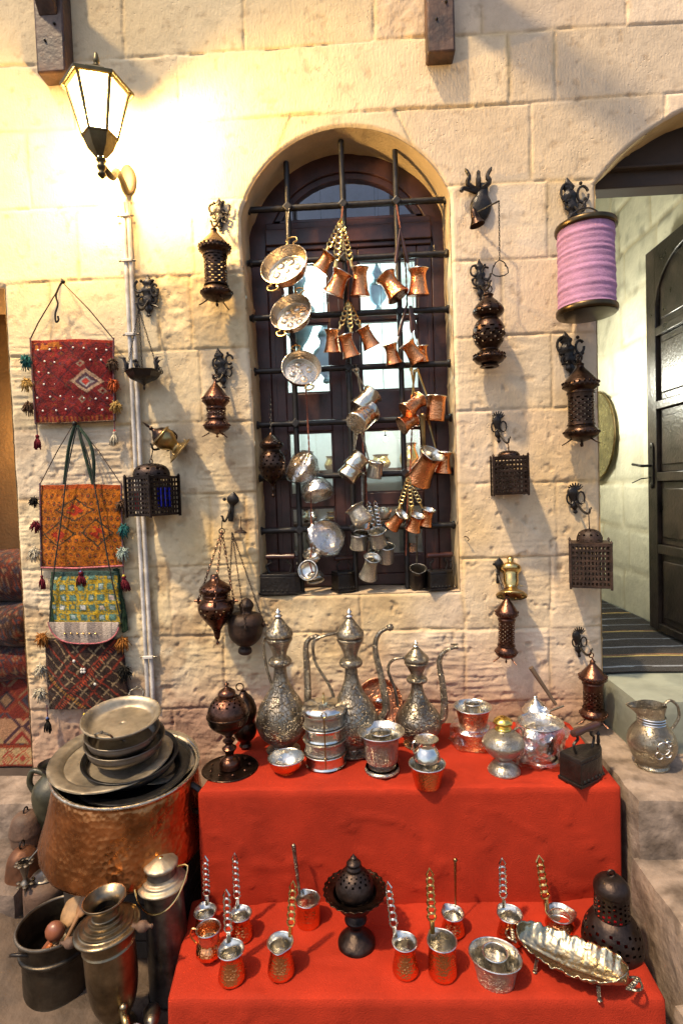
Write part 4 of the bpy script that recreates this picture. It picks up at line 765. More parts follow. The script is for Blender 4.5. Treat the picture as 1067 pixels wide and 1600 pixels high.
# copper pitcher left cluster
P=atZ(328,1494,TZ2); s_=mpp(P); o=thing('pitcher','small bulbous copper pitcher with an ear-shaped handle, left end of the lower tier','pitcher',Matrix.Translation(P))
h=atY(331,1450,P.y).z-P.z
solid(o,'body',[(.5,0),(.7,.03),(.95,.15),(1.0,.28),(.9,.42),(.72,.55),(.72,.7),(.85,.95),(.88,1.0)],21*s_,h,COP,fl=lambda a,j,z:1+.03*math.cos(10*a)*(z<h*.5))
MB().lathe([(.001,h*.3),(15*s_*.9,h*.35),(18*s_,h)],24).build('lining',TIN,o); MB().ring((0,0,h),18.6*s_,.002,'z',24).build('rim',TIN,o)
MB().tube(smooth_pts([(-17*s_,0,h*.95),(-26*s_,0,h*.97),(-29*s_,0,h*.7),(-20*s_,0,h*.45)],5),.0028,6).build('handle',BRA,o)
# scalloped dark burner
P=atZ(557,1474,TZ2); s_=mpp(P); h=atY(554,1334,P.y).z-P.z; o=thing('incense_burner','dark metal burner with a scalloped pierced rim and onion lid, centre of the lower tier','incense burner',Matrix.Translation(P),'dark burners')
solid(o,'foot',[(1.0,0),(1.0,.03),(.92,.06),(.6,.12),(.36,.16),(.34,.20),(.55,.25),(.60,.28),(.5,.30),(.34,.34),(.5,.40),(.7,.44)],29*s_,h,BRZB)
solid(o,'bowl',[(.4,.36),(.68,.42),(.84,.50),(.92,.57)],37*s_,h,BRZB)
sc=lambda a,j,z: 1+.022*math.cos(a*24)*(j>6)
MB().lathe(sp([(33*s_,h*.575),(39*s_,h*.58),(44*s_,h*.59),(49*s_,h*.605)],3),144,mask=lambda i,j:(i%6 in(2,3)) and 6<=j<=6,fl=sc).build('scalloped_rim',BRZ,o,solid=.002)
P_=sp(scl([(.84,.575),(.90,.62),(.86,.69),(.68,.77),(.45,.82),(.34,.83)],33*s_,h),4); MB().lathe(P_,44,mask=lambda i,j: 9<j<15 and (i+j)%3==0 and j%2==0).build('pierced_lid',BRZB,o)
solid(o,'finial',[(.34,.83),(.38,.85),(.3,.88),(.33,.90),(.2,.93),(.08,.945),(.14,.96),(.07,.975),(.02,1.0)],35*s_,h,BRZB,16)
# tapered oval cup + cup inside
P=atZ(774,1532,TZ2); s_=mpp(P); h=atY(772,1492,P.y).z-TZ2; M_=Matrix.Translation(P)@Matrix.Rotation(R(-20),4,'Z')
cup('engraved silver beaker at the front of the lower tier, a small cup in it',M_,[(.66,0),(.70,.03),(.76,.3),(.86,.7),(1.0,1.0)],40*s_,h,SILE,TIN,'beaker','beaker',n=36,sq=.82)
cup('small bright cup inside the silver beaker at the front of the lower tier',Matrix.Translation(P+V(0,0,.02)),CYL,18.5*s_,h*.82,SIL,TIN)
# leaf shaped dish
A=atZ(812,1452,TZ2+.075);B=atZ(975,1530,TZ2+.055); c=(A+B)/2; c.z=TZ2; yaw=math.atan2(B.y-A.y,B.x-A.x); L_=(B-A).length
o=thing('leaf_dish','long crinkled leaf-shaped silver dish on little feet across the right of the lower tier','dish',Matrix.Translation(c)@Matrix.Rotation(yaw,4,'Z'))
nu,nv=70,30; v=[];f=[]
for i in range(nu):
    u=i/(nu-1)*2-1; hw=.066*(max(0,1-abs(u)**2.6))**.55*(1+.035*math.sin(u*23)+.03*math.sin(u*47)); 
    for j in range(nv):
        q=j/(nv-1)*2-1; nn=float(fbm(np.array(u*9.),np.array(q*4.),3,3))-.5; z=.028+.036*abs(q)**2.2+.020*u*u+.002*nn+.0008*math.sin(u*60)*max(0,abs(q)-.5)-.004*math.exp(-(q/.08)**2)+(.008*nn*2 if abs(q)>.85 else 0)
        v.append((u*L_*.53,q*hw,z))
for i in range(nu-1):
    for j in range(nv-1): a=i*nv+j; f.append((a,a+nv,a+nv+1,a+1))
MB().add(v,f).build('dish',mat('gilded_dish_metal',(.60,.53,.36),1,.27,bump=.0010,bs=95,kind='hammer',var=.3,dark=.3),o,ang=0,solid=.0025)
for x in (-.3,.28):
    for y in (-1,1): MB().tube(smooth_pts([(x*L_,y*.030,.034),(x*L_*1.03,y*.036,.016),(x*L_*1.05,y*.038,.004)],4),[.005]*8+[.007],6).build('foot',SILD,o)
for s_ in (-1,1):
    mb=MB(); e=s_*L_*.52; mb.tube(smooth_pts([(e,-.018,.048),(e+s_*.022,-.020,.055),(e+s_*.034,0,.052),(e+s_*.022,.020,.055),(e,.018,.048)],4),.003,6); 
    for k in range(6): a=k; mb.ball((e+s_*(.008+.003*k),-.02+.008*k,.054),.0055,6,(1.3,1,.7))
    mb.build('handle',SILD,o)
# pierced dark bell lantern on the right corner
P=atZ(956,1478,TZ2); s_=mpp(P); h=atY(962,1362,P.y).z-TZ2; o=thing('pierced_lantern','squat black pierced lantern with domed neck and ring, right corner of the lower tier','lantern',Matrix.Translation(P))
P_=sp(scl([(1.0,0),(1.02,.06),(1.0,.14),(.92,.26),(.74,.38),(.58,.44)],44*s_,h),4); MB().lathe(P_,48,mask=lambda i,j: 5<j<15 and (i//2+j)%3==0 and i%2==0).build('pierced_base',BRZB,o)
MB().lathe([(42*s_,.002),(.002,.002)],32).build('floor',BRZB,o)
P_=sp(scl([(.58,.44),(.60,.46),(.58,.62),(.58,.74)],44*s_,h),5); MB().lathe(P_,40,mask=lambda i,j: 3<j<13 and (i+j*2)%4==0).build('pierced_neck',BRZB,o)
solid(o,'dome',[(.58,.74),(.60,.76),(.56,.84),(.36,.92),(.12,.94),(.06,.95)],44*s_,h,BRZB); MB().ring((0,0,h*.975),.010,.003,'y').build('ring',BRZB,o)
MB().lathe(sp([(.030,.02),(.032,.05),(.026,.08),(.001,.085)]),20).build('red_glass_liner',REDG,o)
# ================================================================ HOOKS AND LANTERNS ON THE WALL
BRG='cast iron wall hooks'
def bracket(label,px,top,bot,kind='scroll',side=1,ring=None,arm=.05,group=BRG):
    """ornate cast wall hook; px/top/bot in photo pixels on the wall; returns the world point of the hook's end"""
    p=atY(px,(top+bot)/2,-.015); a=atY(px,top,-.015);b=atY(px,bot,-.015); h=a.z-b.z; o=thing('wall_hook',label,'wall hook',V(p.x,-.012,b.z),group)
    rs=random.Random(int(px)*13); fl=Matrix.Rotation(R(rs.uniform(-9,9)),4,'Y')@Matrix.Diagonal((1,.5,1,1)); w_=h*rs.uniform(.125,.165)
    mb=MB()
    if kind=='scroll':
        mb.lathe(sp([(.001,0),(w_*.35,h*.03),(w_*.2,h*.08),(w_*.6,h*.18),(w_*.5,h*.26),(w_*.9,h*.38),(w_*.7,h*.5),(w_*1.0,h*.62),(w_*.6,h*.72),(w_*.8,h*.8),(w_*.4,h*.9),(.001,h)],3),14,fl,fl=lambda a,j,z:1+.16*math.cos(6*a+z*90))
        for s_ in (-1,1):
            q1,q2=rs.uniform(.55,.85),rs.uniform(.4,.65); mb.ring((s_*w_*1.15,-.002-.006*rs.random(),h*rs.uniform(.6,.72)),w_*q1,w_*.2,'y',14,6,(1,rs.uniform(1.1,1.7)),a0=rs.uniform(0,2),a1=rs.uniform(5.2,7)); mb.ring((s_*w_*.9,-.004,h*rs.uniform(.34,.48)),w_*q2,w_*.17,'y',12,6,(1,1.2)); mb.tube([(s_*w_*.5,0,h*.3),(s_*w_*rs.uniform(1.1,1.7),-.008,h*rs.uniform(.2,.34))],[w_*.22,w_*.1],5); mb.ball((s_*w_*1.5,-.004,h*.5),w_*.3,6); mb.ball((s_*w_*.9,-.004,h*.84),w_*.26,6)
    elif kind=='crown':
        mb.lathe(sp([(.001,0),(w_*.45,h*.05),(w_*.3,h*.14),(w_*.8,h*.24),(w_*.55,h*.4),(w_*.8,h*.55),(w_*1.05,h*.68),(w_*.8,h*.8),(w_*.3,h*.86)],3),14,fl)
        for k in range(-3,4): a=k*.42; mb.tube([(w_*.5*math.sin(a),0,h*.76),(w_*1.45*math.sin(a),-.002,h*(.80+.18*math.cos(a)))],[w_*.28,w_*.12],6)
        for s_ in (-1,1): mb.ring((s_*w_*1.0,-.003,h*.5),w_*.7,w_*.18,'y',12,6,(1,1.7))
    elif kind=='deer':
        mb.lathe(sp([(.001,0),(w_*.6,h*.08),(w_*1.1,h*.25),(w_*1.2,h*.42),(w_*.7,h*.55),(w_*.6,h*.68),(w_*.4,h*.76)],3),14,fl)
        for s_ in (-1,0,1): mb.tube(smooth_pts([(0,0,h*.62),(s_*w_*1.2,-.01,h*.74),(s_*w_*1.0,-.012,h*.86),(s_*w_*1.5,-.014,h*(1.0 if s_ else .96))],3),[w_*.3]*6+[w_*.22]*3+[w_*.08],6)
        mb.tube(smooth_pts([(-w_*.2,0,h*.6),(-w_*1.6,-.012,h*.66),(-w_*2.0,-.014,h*.60)],3),w_*.25,6)
    else:
        mb.lathe(sp([(.001,0),(w_*.5,h*.04),(w_*.45,h*.4),(w_*.5,h*.55),(w_*1.1,h*.66),(w_*1.2,h*.78),(w_*.7,h*.9),(w_*.3,h*.97),(.001,h)],3),14,fl,fl=lambda a,j,z:1+.1*math.cos(5*a))
        mb.ball((-w_*1.0,-.004,h*.75),w_*.4,6).ball((w_*1.0,-.004,h*.75),w_*.4,6)
    mb.build('backplate',IRON,o)
    e=V(0,-arm,0)
    if ring:
        q=atY(ring[0],ring[1],-.012-arm); e=V(q.x-p.x,-arm,q.z-b.z)
        st=V(0,-.005,h*.35); md=(st+e)/2+V(0,-.006,-h*.12)
        MB().tube(smooth_pts([st,md,e+V(0,0,-.006),e+V(side*.004,-.004,.012),e+V(side*.010,-.002,.016)],4),[.0048]*8+[.0042]*8+[.003],6).ball(st,.008,6).build('hook_arm',IRON,o)
    return V(p.x,-.012,b.z)+e
LG='pierced metal lanterns hung on the wall'
CYLP=[(.001,0),(.06,.0),(.10,.03),(.05,.05),(.40,.07),(.86,.11),(1.0,.155),(.92,.20),(.74,.235),(.80,.245),(.80,.26),(.74,.27),(.74,.60),(.80,.61),(.80,.63),(.76,.645),(.98,.68),(1.02,.72),(.9,.76),(.55,.84),(.26,.90),(.20,.93),(.22,.95),(.10,.97),(.05,1.0)]
BULP=[(.30,0),(.55,.0),(.62,.015),(.50,.035),(.80,.06),(1.0,.11),(.98,.15),(.74,.20),(.60,.23),(.66,.26),(.90,.33),(1.0,.42),(.98,.52),(.80,.60),(.62,.64),(.85,.68),(1.0,.73),(.94,.78),(.66,.85),(.36,.91),(.30,.93),(.36,.96),(.2,.98),(.05,1.0)]
HRGP=[(.001,0),(.12,.02),(.05,.05),(.5,.09),(.9,.14),(1.0,.20),(.88,.26),(.7,.30),(.78,.32),(.72,.36),(.74,.40),(.72,.44),(.78,.50),(.72,.52),(.80,.55),(1.0,.61),(1.02,.66),(.88,.72),(.55,.82),(.25,.90),(.12,.94),(.05,1.0)]
def lantern(label,px,ty,by,w_,Y,prof=CYLP,band=(.28,.60),mt=BRZ,feet=True,hook=None,group=LG,band2=None,tilt=0,bail=True,k=None):
    cy=(ty+by)/2; T=atY(px,ty,Y);B=atY(px,by,Y); h=T.z-B.z; r=w_*mpp((T+B)/2)/2; c=V((T.x+B.x)/2,Y,B.z)
    o=thing('pierced_lantern',label,'lantern',Matrix.Translation(c)@Matrix.Rotation(R(tilt),4,'Y'),group)
    P=sp([(a*r,z*h) for a,z in prof],4)
    # insert dense rows in the pierced band
    Q=[]
    for i in range(len(P)-1):
        Q.append(P[i]); z0,z1=P[i][1],P[i+1][1]
        if z0>=band[0]*h-1e-5 and z1<=band[1]*h+1e-5:
            n=max(1,round((z1-z0)/(r*.085)))
            for t in range(1,n): Q.append((P[i][0]+(P[i+1][0]-P[i][0])*t/n,z0+(z1-z0)*t/n))
    Q.append(P[-1]); rows=[i for i in range(len(Q)-1) if band[0]*h<=Q[i][1] and Q[i+1][1]<=band[1]*h]
    lo=rows[0] if rows else 0; hi=rows[-1] if rows else -1
    msk=lambda i,j: lo<=j<hi and ((i+(j-lo))%4 in (0,1)) and ((i-(j-lo))%4 in (0,1))
    def fm(i,j):
        if msk(i,j): return True
        if band2 and band2[0]*h<=Q[j][1]<=band2[1]*h: return i%4==0 and j%2==0
        return False
    MB().lathe(Q,44,mask=fm).build('body',mt,o,ang=60)
    # beaded collars
    zs=[z for a,z in prof if a>=.97]
    for zc in sorted(set([round(z,3) for z in zs]))[:3]:
        rr=max(a for a,z in prof if abs(z-zc)<.002)*r; mb=MB()
        for q in range(22): a=q*2*pi/22; mb.ball((rr*math.cos(a),rr*math.sin(a),zc*h+.012*h),r*.075,6)
        mb.build('beading',mt,o)
    if feet:
        for q in range(3): a=-pi/2+q*2*pi/3; a+=.6; MB().tube([(r*.6*math.cos(a),r*.6*math.sin(a),h*.09),(r*.95*math.cos(a),r*.95*math.sin(a),h*.045),(r*1.2*math.cos(a),r*1.2*math.sin(a),h*.02)],[.003,.0025,.002],5).build('foot',mt,o)
    if bail and hook is not None:
        t=o.matrix_world.inverted()@Vector(hook) if False else (Matrix.Translation(c)@Matrix.Rotation(R(tilt),4,'Y')).inverted()@Vector(hook)
        rr=max(.009,(t.z-h)*.5); MB().ring((t.x*.5,t.y*.5,h+rr*.9),rr,.0022,'y',18).build('ring',mt,o)
    return o
def box_lantern(label,px,ty,by,w_,Y,yaw,nz,nx,dome,hook,mt=BRZB,panels=(),dw=.42,group='square pierced tin lanterns',top=None):
    T=atY(px,ty,Y);B=atY(px,by,Y); h=T.z-B.z; wm=w_*mpp(T); s_=abs(math.cos(R(yaw)))+abs(math.sin(R(yaw))); a=wm/s_; c=V((T.x+B.x)/2,Y,B.z)
    o=thing('square_lantern',label,'lantern',Matrix.Translation(c)@Matrix.Rotation(R(yaw),4,'Z'),group)
    for q in range(4):
        M_=Matrix.Rotation(q*pi/2,4,'Z'); v=[];f=[]; NX,NZ=2*nx+1,2*nz+1; X=[0];Z=[0]
        for i in range(NX): X.append(X[-1]+(.8 if i%2==0 else 1.0))
        for i in range(NZ): Z.append(Z[-1]+(.8 if i%2==0 else 1.0))
        for z in Z:
            for x in X: v.append((-a/2+a*x/X[-1],-a/2,h*(.02+.96*z/Z[-1])))
        n=len(X)
        for j in range(NZ):
            for i in range(NX):
                if i%2 and j%2: continue
                p=j*n+i; f.append((p,p+1,p+n+1,p+n))
        MB().add(v,f,M_).build('pierced_side',mt,o,smooth=False,solid=.0012)
    mb=MB(); q_=a/2+.001
    for sx in (-1,1):
        for sy in (-1,1): mb=MB(); mb.box((sx*q_,sy*q_,h*.5),(a*.06,a*.06,h*1.04)); mb.lathe([(a*.05,h*1.0),(.001,h*1.06)],6,Matrix.Translation((sx*q_,sy*q_,0))); mb.build('corner_post',mt,o,smooth=False)
    MB().box((0,0,h*.985),(a*.98,a*.98,.002)).build('top',mt,o,smooth=False); MB().box((0,0,h*.015),(a*.98,a*.98,.002)).build('bottom',mt,o,smooth=False)
    dh=dome*mpp(T); R_=a*dw
    P_=sp([(R_,h),(R_*.97,h+dh*.35),(R_*.78,h+dh*.75),(R_*.4,h+dh*.96),(.004,h+dh)],3); MB().lathe(P_,32,mask=lambda i,j:(i%3==0 and j%3==1 and j<9)).build('dome',PEW if mt is BRZB and dw>.5 else mt,o)
    MB().ring((0,0,h+dh+.008),.008,.002,'x').build('ring',mt,o)
    if hook is not None:
        t=(Matrix.Translation(c)@Matrix.Rotation(R(yaw),4,'Z')).inverted()@Vector(hook); MB().tube([(0,0,h+dh+.014),t],.0022,6).build('hanger',mt,o)
    for (q,mt2,x0,x1,z0,z1) in panels:
        M_=Matrix.Rotation(q*pi/2,4,'Z'); MB().box((a*(x0+x1)/2,-a/2+.006,h*(z0+z1)/2),(a*(x1-x0),.002,h*(z1-z0)),M_).build('glass_panel',mt2,o,smooth=False)
        if mt2 is BLU: 
            for k_ in range(3): MB().box((a*(x0+(x1-x0)*(.2+.3*k_)),-a/2-.003,h*(z0+z1)/2),(a*.035,.002,h*(z1-z0)*.92),M_@Matrix.Translation((0,0,0))).build('glass_strip',BLU,o,smooth=False)
    return o
# left side
hk=bracket('ornate hook holding the tall lantern left of the window arch',343,308,362,ring=(333,352),arm=.055,side=-1)
lantern('tall dark cylinder lantern just left of the window arch, highest on the wall',337,352,479,48,-.085,band=(.27,.61),hook=hk,bail=False)
hk=bracket('scrolled hook carrying the hanging candle boat by its chains',231,428,495,ring=(217,480),arm=.06,side=-1)
# candle boat
c=atY(225,590,-.075); o=thing('candle_boat','black cast oil-lamp boat with small bird figures, on chains over the white conduits','oil lamp',Matrix.Translation(c)); s_=mpp(c)
hkl=Vector(hk)-c
MB().lathe(sp([(.001,-20*s_),(2*s_,-16*s_),(1.2*s_,-13*s_),(5*s_,-9*s_),(20*s_,-2*s_),(27*s_,8*s_),(29*s_,9*s_),(26*s_,10*s_),(.001,7*s_)],3),6,rot=.3).build('boat',IRON,o)
for k,(x,y) in enumerate(((-24,-8),(-14,16),(17,14),(22,-6),(-2,-24))):
    b=V(x*s_,y*s_,9*s_); mb=MB(); hh=.052 if k!=4 else .030
    mb.tube(smooth_pts([b,b+V(.003,0,hh*.35),b+V(-.002,0,hh*.7),b+V((-.009 if x<0 else .009),0,hh)],3),[.005,.006,.008,.009,.009,.008,.006,.006,.006,.005],6)
    if k!=4: mb.tube([b+V(0,0,hh*.95),b+V((-.026 if x<0 else .024),0,hh*1.03)],[.005,.001],5); mb.ring(b+V((.012 if x<0 else .014)*(-1 if x<0 else 1),0,.004),.008,.0018,'y',10,5,a0=-2,a1=2)
    else: mb.ball(b+V(0,0,hh),.007,8)
    mb.build('bird' if k!=4 else 'knob',IRON,o)
for x,y in ((-22,-8),(-8,16),(20,10)): chain(MB(),(x*s_,y*s_,10*s_),hkl+V(0,0,-.005),.006,.0012).build('chain',IRON,o)
hk=bracket('ornate hook above the small copper-toned lantern beside the window',349,542,607,ring=(336,592),arm=.05,side=-1)
lantern('small hourglass lantern with coppery shine beside the left edge of the window',338,592,684,40,-.075,HRGP,(.36,.50),BRZC,hook=hk)
# brass vessel hanging askew
p=atY(258,668,-.06); o=thing('brass_vessel','brass footed vessel with a spiked lid hanging askew over the square blue-glass lantern','vessel',rotM(atY(283,705,-.05),-48,18)); 
s_=mpp(p)
solid(o,'foot',[(.9,0),(1.0,.02),(.96,.06),(.5,.16),(.36,.25)],24*s_,.12,BRAD); solid(o,'body',[(.36,.2),(.40,.3),(.62,.45),(.72,.6),(.70,.75),(.8,.78),(.78,.82),(.6,.86)],24*s_,.12,BRAD); solid(o,'lid',[(.6,.86),(.45,.95),(.2,1.05),(.1,1.12),(.14,1.18),(.05,1.25),(.09,1.3),(.01,1.5)],24*s_,.12,BRZ)
for k in range(6): a=k*pi/3; MB().ball((17*s_*math.cos(a),17*s_*math.sin(a),.012),.006,8).build('stud',BRAD,o)
MB().tube(smooth_pts([(.018,0,.085),(.04,0,.08),(.04,0,.05),(.02,0,.04)],4),.003,6).build('handle',BRZ,o)
hk=bracket('plain dark hook hidden behind the brass vessel',262,668,705,kind='plain',ring=(240,700),arm=.06,side=-1)
box_lantern('square dark tin lantern with blue and red glass panels, in front of the white conduits',239,744,806,76,-.085,-30,8,9,20,hk,panels=((0,REDG,-.22,.0,.16,.62),(1,BLU,-.24,.24,.22,.72)),dw=.50)
hk=bracket('small dark hook holding the pair of chained censers',359,768,815,kind='plain',ring=(350,812),arm=.07,side=-1)
hk2=V(atY(362,808,-.05).x,-.05,atY(362,808,-.05).z)
# hanging censers
def censer(label,px,ty,by,w_,Y,prof,mt,top,sub,extra=None,band=((9,9),),tilt=0):
    T=atY(px,ty,Y);B=atY(px,by,Y); h=T.z-B.z; r=w_*mpp(T)/2; c=V((T.x+B.x)/2,Y,B.z); M_=Matrix.Translation(c)@Matrix.Rotation(R(tilt),4,'Y'); o=thing('hanging_censer',label,'censer',M_,'chained censers'); Mi=M_.inverted()
    P_=sp([(a*r,z*h) for a,z in prof],4); MB().lathe(P_,40,mask=lambda i,j: any(b0*h<P_[j][1]<b1*h for b0,b1 in band) and (i+j)%3==0 and j%2==0).build('body',mt,o)
    for a in (pi*.95,-.1,-pi/2+.2):
        e=V(r*1.05*math.cos(a),r*1.05*math.sin(a),h*sub); MB().ring(e,.010,.003,'x',10).tube([e-V(e.x*.2,e.y*.2,0),e+V(e.x*.22,e.y*.22,.0)],.005,6).build('lug',mt,o); chain(MB(),e,Mi@Vector(top),.0085 if Y<-.09 else .006,.0016 if Y<-.09 else .0012).build('chain',mt,o)
    return o
ringp=atY(347,830,-.09)
o=censer('larger chained censer with pierced lid and pointed drop, left of the rusty one',338,897,1008,56,-.10,[(.001,0),(.10,.03),(.04,.07),(.14,.1),(.24,.22),(.60,.34),(.92,.46),(1.0,.56),(.84,.63),(.70,.66),(.74,.70),(.70,.72),(.88,.76),(.84,.82),(.55,.88),(.28,.93),(.2,.99),(.05,1.0)],BRZC,ringp,.62,band=((.38,.56),(.75,.82)))
MB().ring(tuple(o.matrix_world.inverted()@V(0,0,0) if False else (ringp-V(*[x for x in (Vector(o.location))]))),.011,.002,'y').build('ring',IRON,o)
mb=MB(); L0=Vector(o.location); mb.tube(smooth_pts([ringp-L0+V(0,0,.010),ringp-L0+V(.004,0,.045),V(*hk)-L0],4),.002,6).build('hook',IRON,o)
tp=atY(363,832,-.05); o=censer('rusty round chained censer with a small disc over its chains, beside the window sill',381,934,1024,56,-.065,[(.001,0),(.25,.02),(.38,.06),(.36,.12),(.24,.16),(.5,.2),(.82,.3),(.96,.42),(1.0,.55),(1.0,.60),(.9,.68),(.7,.73),(.34,.75),(.36,.82),(.42,.88),(.25,.96),(.05,1.0)],RUSTL,tp,.56,tilt=4)
L0=Vector(o.location); q=tp-L0; MB().lathe(sp([(.024,-.004),(.024,0),(.014,.006),(.006,.010),(.004,.018),(.001,.019)],3),20,Matrix.Translation(q)).build('chain_disc',RUSTL,o)
MB().tube([q+V(0,0,.015),hk2-L0],.0016,5).build('wire',IRON,o)
# right side
bp=atY(747,345,-.09)
hk=bracket('antlered hook with a small bell and a chain ending in a stirrup ring',747,265,352,kind='deer',ring=None)
ob=bpy.context.scene.objects
o=thing('wall_bell','small dark bell on the antlered hook with a pull chain and stirrup ring','bell',V(atY(745,330,-.06).x,-.06,atY(745,352,-.06).z))
s_=mpp(o.location); solid(o,'bell',[(1.0,0),(.9,.1),(.6,.35),(.5,.6),(.36,.85),(.1,1.0),(.01,1.02)],12*s_,28*s_,BRZ,M=Matrix.Rotation(R(-14),4,'Y'))
e=atY(779,314,-.09)-Vector(o.location); MB().tube([V(.0,.03,.06),e],.0035,6).build('arm',IRON,o)
e2=atY(780,406,-.09)-Vector(o.location); chain(MB(),e,e2,.006,.0013).build('pull_chain',IRON,o)
MB().tube([e2+V(x*s_,0,z*s_) for x,z in ((0,0),(-6,-4),(-11,-13),(-12,-20),(-7,-24),(0,-25),(7,-24),(13,-20),(12,-13),(7,-4))],.0022,6,closed=True).ball(e2+V(-9*s_,0,-9*s_),.004,6).ball(e2+V(9*s_,0,-9*s_),.004,6).build('stirrup_ring',IRON,o)
hk=bracket('ornate hook above the bulbous lantern right of the window',750,404,470,ring=(763,446),arm=.055)
lantern('bulbous dark lantern with lattice belly, upper right of the window',763,456,574,48,-.08,BULP,(.30,.58),BRZ,feet=False,hook=hk,band2=(.68,.84))
hk=bracket('ornate hook carrying the lilac fabric lantern',897,275,350,ring=(910,322),arm=.11)
# lilac lantern
Y=-.15; T=atY(915,352,Y);B=atY(915,492,Y); h=T.z-B.z; r=43*mpp(T); o=thing('lilac_lantern','lilac pleated fabric lantern with brass end caps, at the top right beside the doorway','fabric lantern',V((T.x+B.x)/2,Y,B.z))
pr=[]; n=13
for k in range(n*6+1): t=k/(n*6); pr.append((r*(.955+(.024+.012*math.sin(t*31))*abs(math.sin(pi*(t*n+.25*math.sin(t*9))))+.012*math.sin(t*7)),h*(.035+.93*t)))
MB().lathe(pr,56,fl=lambda a,j,z:1+.005*math.sin(a*5+z*30)+.004*math.sin(a*17+z*90)).build('fabric_shade',LIL,o)
cp=lambda z0,z1: sp([(r*.98,z0),(r*1.04,z0+.002),(r*1.06,(z0+z1)/2),(r*1.04,z1-.002),(r*.98,z1)],2)
MB().lathe([(.001,-.004),(r*.9,-.004),(r*1.0,-.002)]+cp(0,h*.075),48).build('bottom_cap',BRAD if False else mat('dark_brass_cap',(.09,.065,.035),1,.32,dark=.5,vs=14),o)
MB().lathe(cp(h*.93,h*1.0)+[(r*.9,h*1.005),(r*.3,h*1.01),(.02,h*1.03),(.001,h*1.032)],48).build('top_cap',MT['dark_brass_cap'],o)
q=Vector(hk)-Vector(o.location); MB().tube(smooth_pts([(-r*.75,0,h),(-r*.5,0,h*1.12),(q.x*.5,q.y*.4,h*1.21),(r*.42,0,h*1.15),(r*.6,0,h*1.0)],5),.003,6).build('bail',IRON,o); chain(MB(),V(q.x*.5,q.y*.4,h*1.21),q,.008,.0016).build('chain',IRON,o)
hk=bracket('ornate hook below the lilac lantern, above a pierced lantern',892,516,588,ring=(903,560),arm=.055)
lantern('large pierced cylinder lantern under the lilac one at the pillar edge',907,562,698,52,-.08,band=(.27,.61),mt=BRZ,hook=hk)
hk=bracket('leafy hook above the small square lantern right of the window',779,641,692,kind='crown',ring=(793,690),arm=.055)
box_lantern('small square pierced lantern on the wall right of the window, hanging straight',795,713,773,57,-.075,-9,8,9,9,hk,mt=BRZ,dw=.34)
hk=bracket('leafy hook above the larger square lantern at the pillar edge',899,753,803,kind='crown',ring=(919,800),arm=.07)
box_lantern('large rust-brown square lantern at the pillar edge beside the doorway',921,846,915,72,-.10,-20,8,10,20,hk,mt=RUSTL,dw=.34)
hk=bracket('flat dark hook behind the small brass coffee grinder',777,871,912,kind='plain',ring=(790,925),arm=.05)
p=atY(798,893,-.06); s_=mpp(p); o=thing('brass_grinder','small brass lidded pot with a crank and studded foot hanging right of the window','brass pot',rotM(p-V(0,0,40*s_),6,-25))
solid(o,'foot',[(.95,0),(1.0,.04),(.8,.12),(.45,.2),(.4,.28)],24*s_,62*s_,BRAD); solid(o,'body',[(.4,.26),(.48,.4),(.5,.6),(.66,.68),(.70,.74)],24*s_,62*s_,BRA); solid(o,'lid',[(.70,.74),(.66,.80),(.4,.88),(.2,.92),(.24,1.0),(.1,1.08),(.01,1.1)],24*s_,62*s_,BRA)
MB().tube([(.01,-.005,.045),(.032,-.006,.052),(.034,-.006,.045),(.044,-.01,.046)],.0028,6).build('crank',BRAD,o)
for k in range(7): a=k*2*pi/7; MB().ball((17*s_*math.cos(a),17*s_*math.sin(a),.006),.005,6).build('stud',BRA,o)
lantern('copper-topped narrow lantern below the brass pot, low on the wall',789,926,1036,34,-.08,band=(.27,.60),mt=BRZC,hook=hk,tilt=2)
hk=bracket('lowest leafy hook, near the pillar edge above the red stand',905,978,1028,kind='crown',ring=(921,1020),arm=.06)
lantern('lantern with coppery cone top, lowest at the pillar edge behind the charcoal iron',926,1028,1132,40,-.09,band=(.27,.58),mt=BRZC,hook=hk)
p=atY(728,842,-.008); tag(MB().tube(smooth_pts([(p.x-.008,-.004,p.z+.008),(p.x,-.02,p.z+.010),(p.x+.008,-.022,p.z),(p.x+.004,-.018,p.z-.008)],4),.002,6).build('small_hook',RUSTL),'tiny bare rusty hook in the wall just right of the window','wall hook')
# round brass tray on the vestibule wall
a=atX(951,675,1.585); o=thing('round_tray','large round hammered brass tray on the wall inside the doorway','tray',Matrix.Translation(V(1.572,1.49,1.80))@Matrix.Rotation(-pi/2,4,'Y'))
MB().lathe(sp([(.001,.0),(.20,.0),(.22,.006),(.25,.006),(.285,.018),(.29,.016),(.29,.012)],3),64).build('tray',mat('embossed_brass',(.66,.60,.36),1,.26,bump=.004,bs=34,kind='hammer',var=.25),o)
MB().ring((0,0,.017),.288,.006,'z',64).build('rim',BRAD,o)
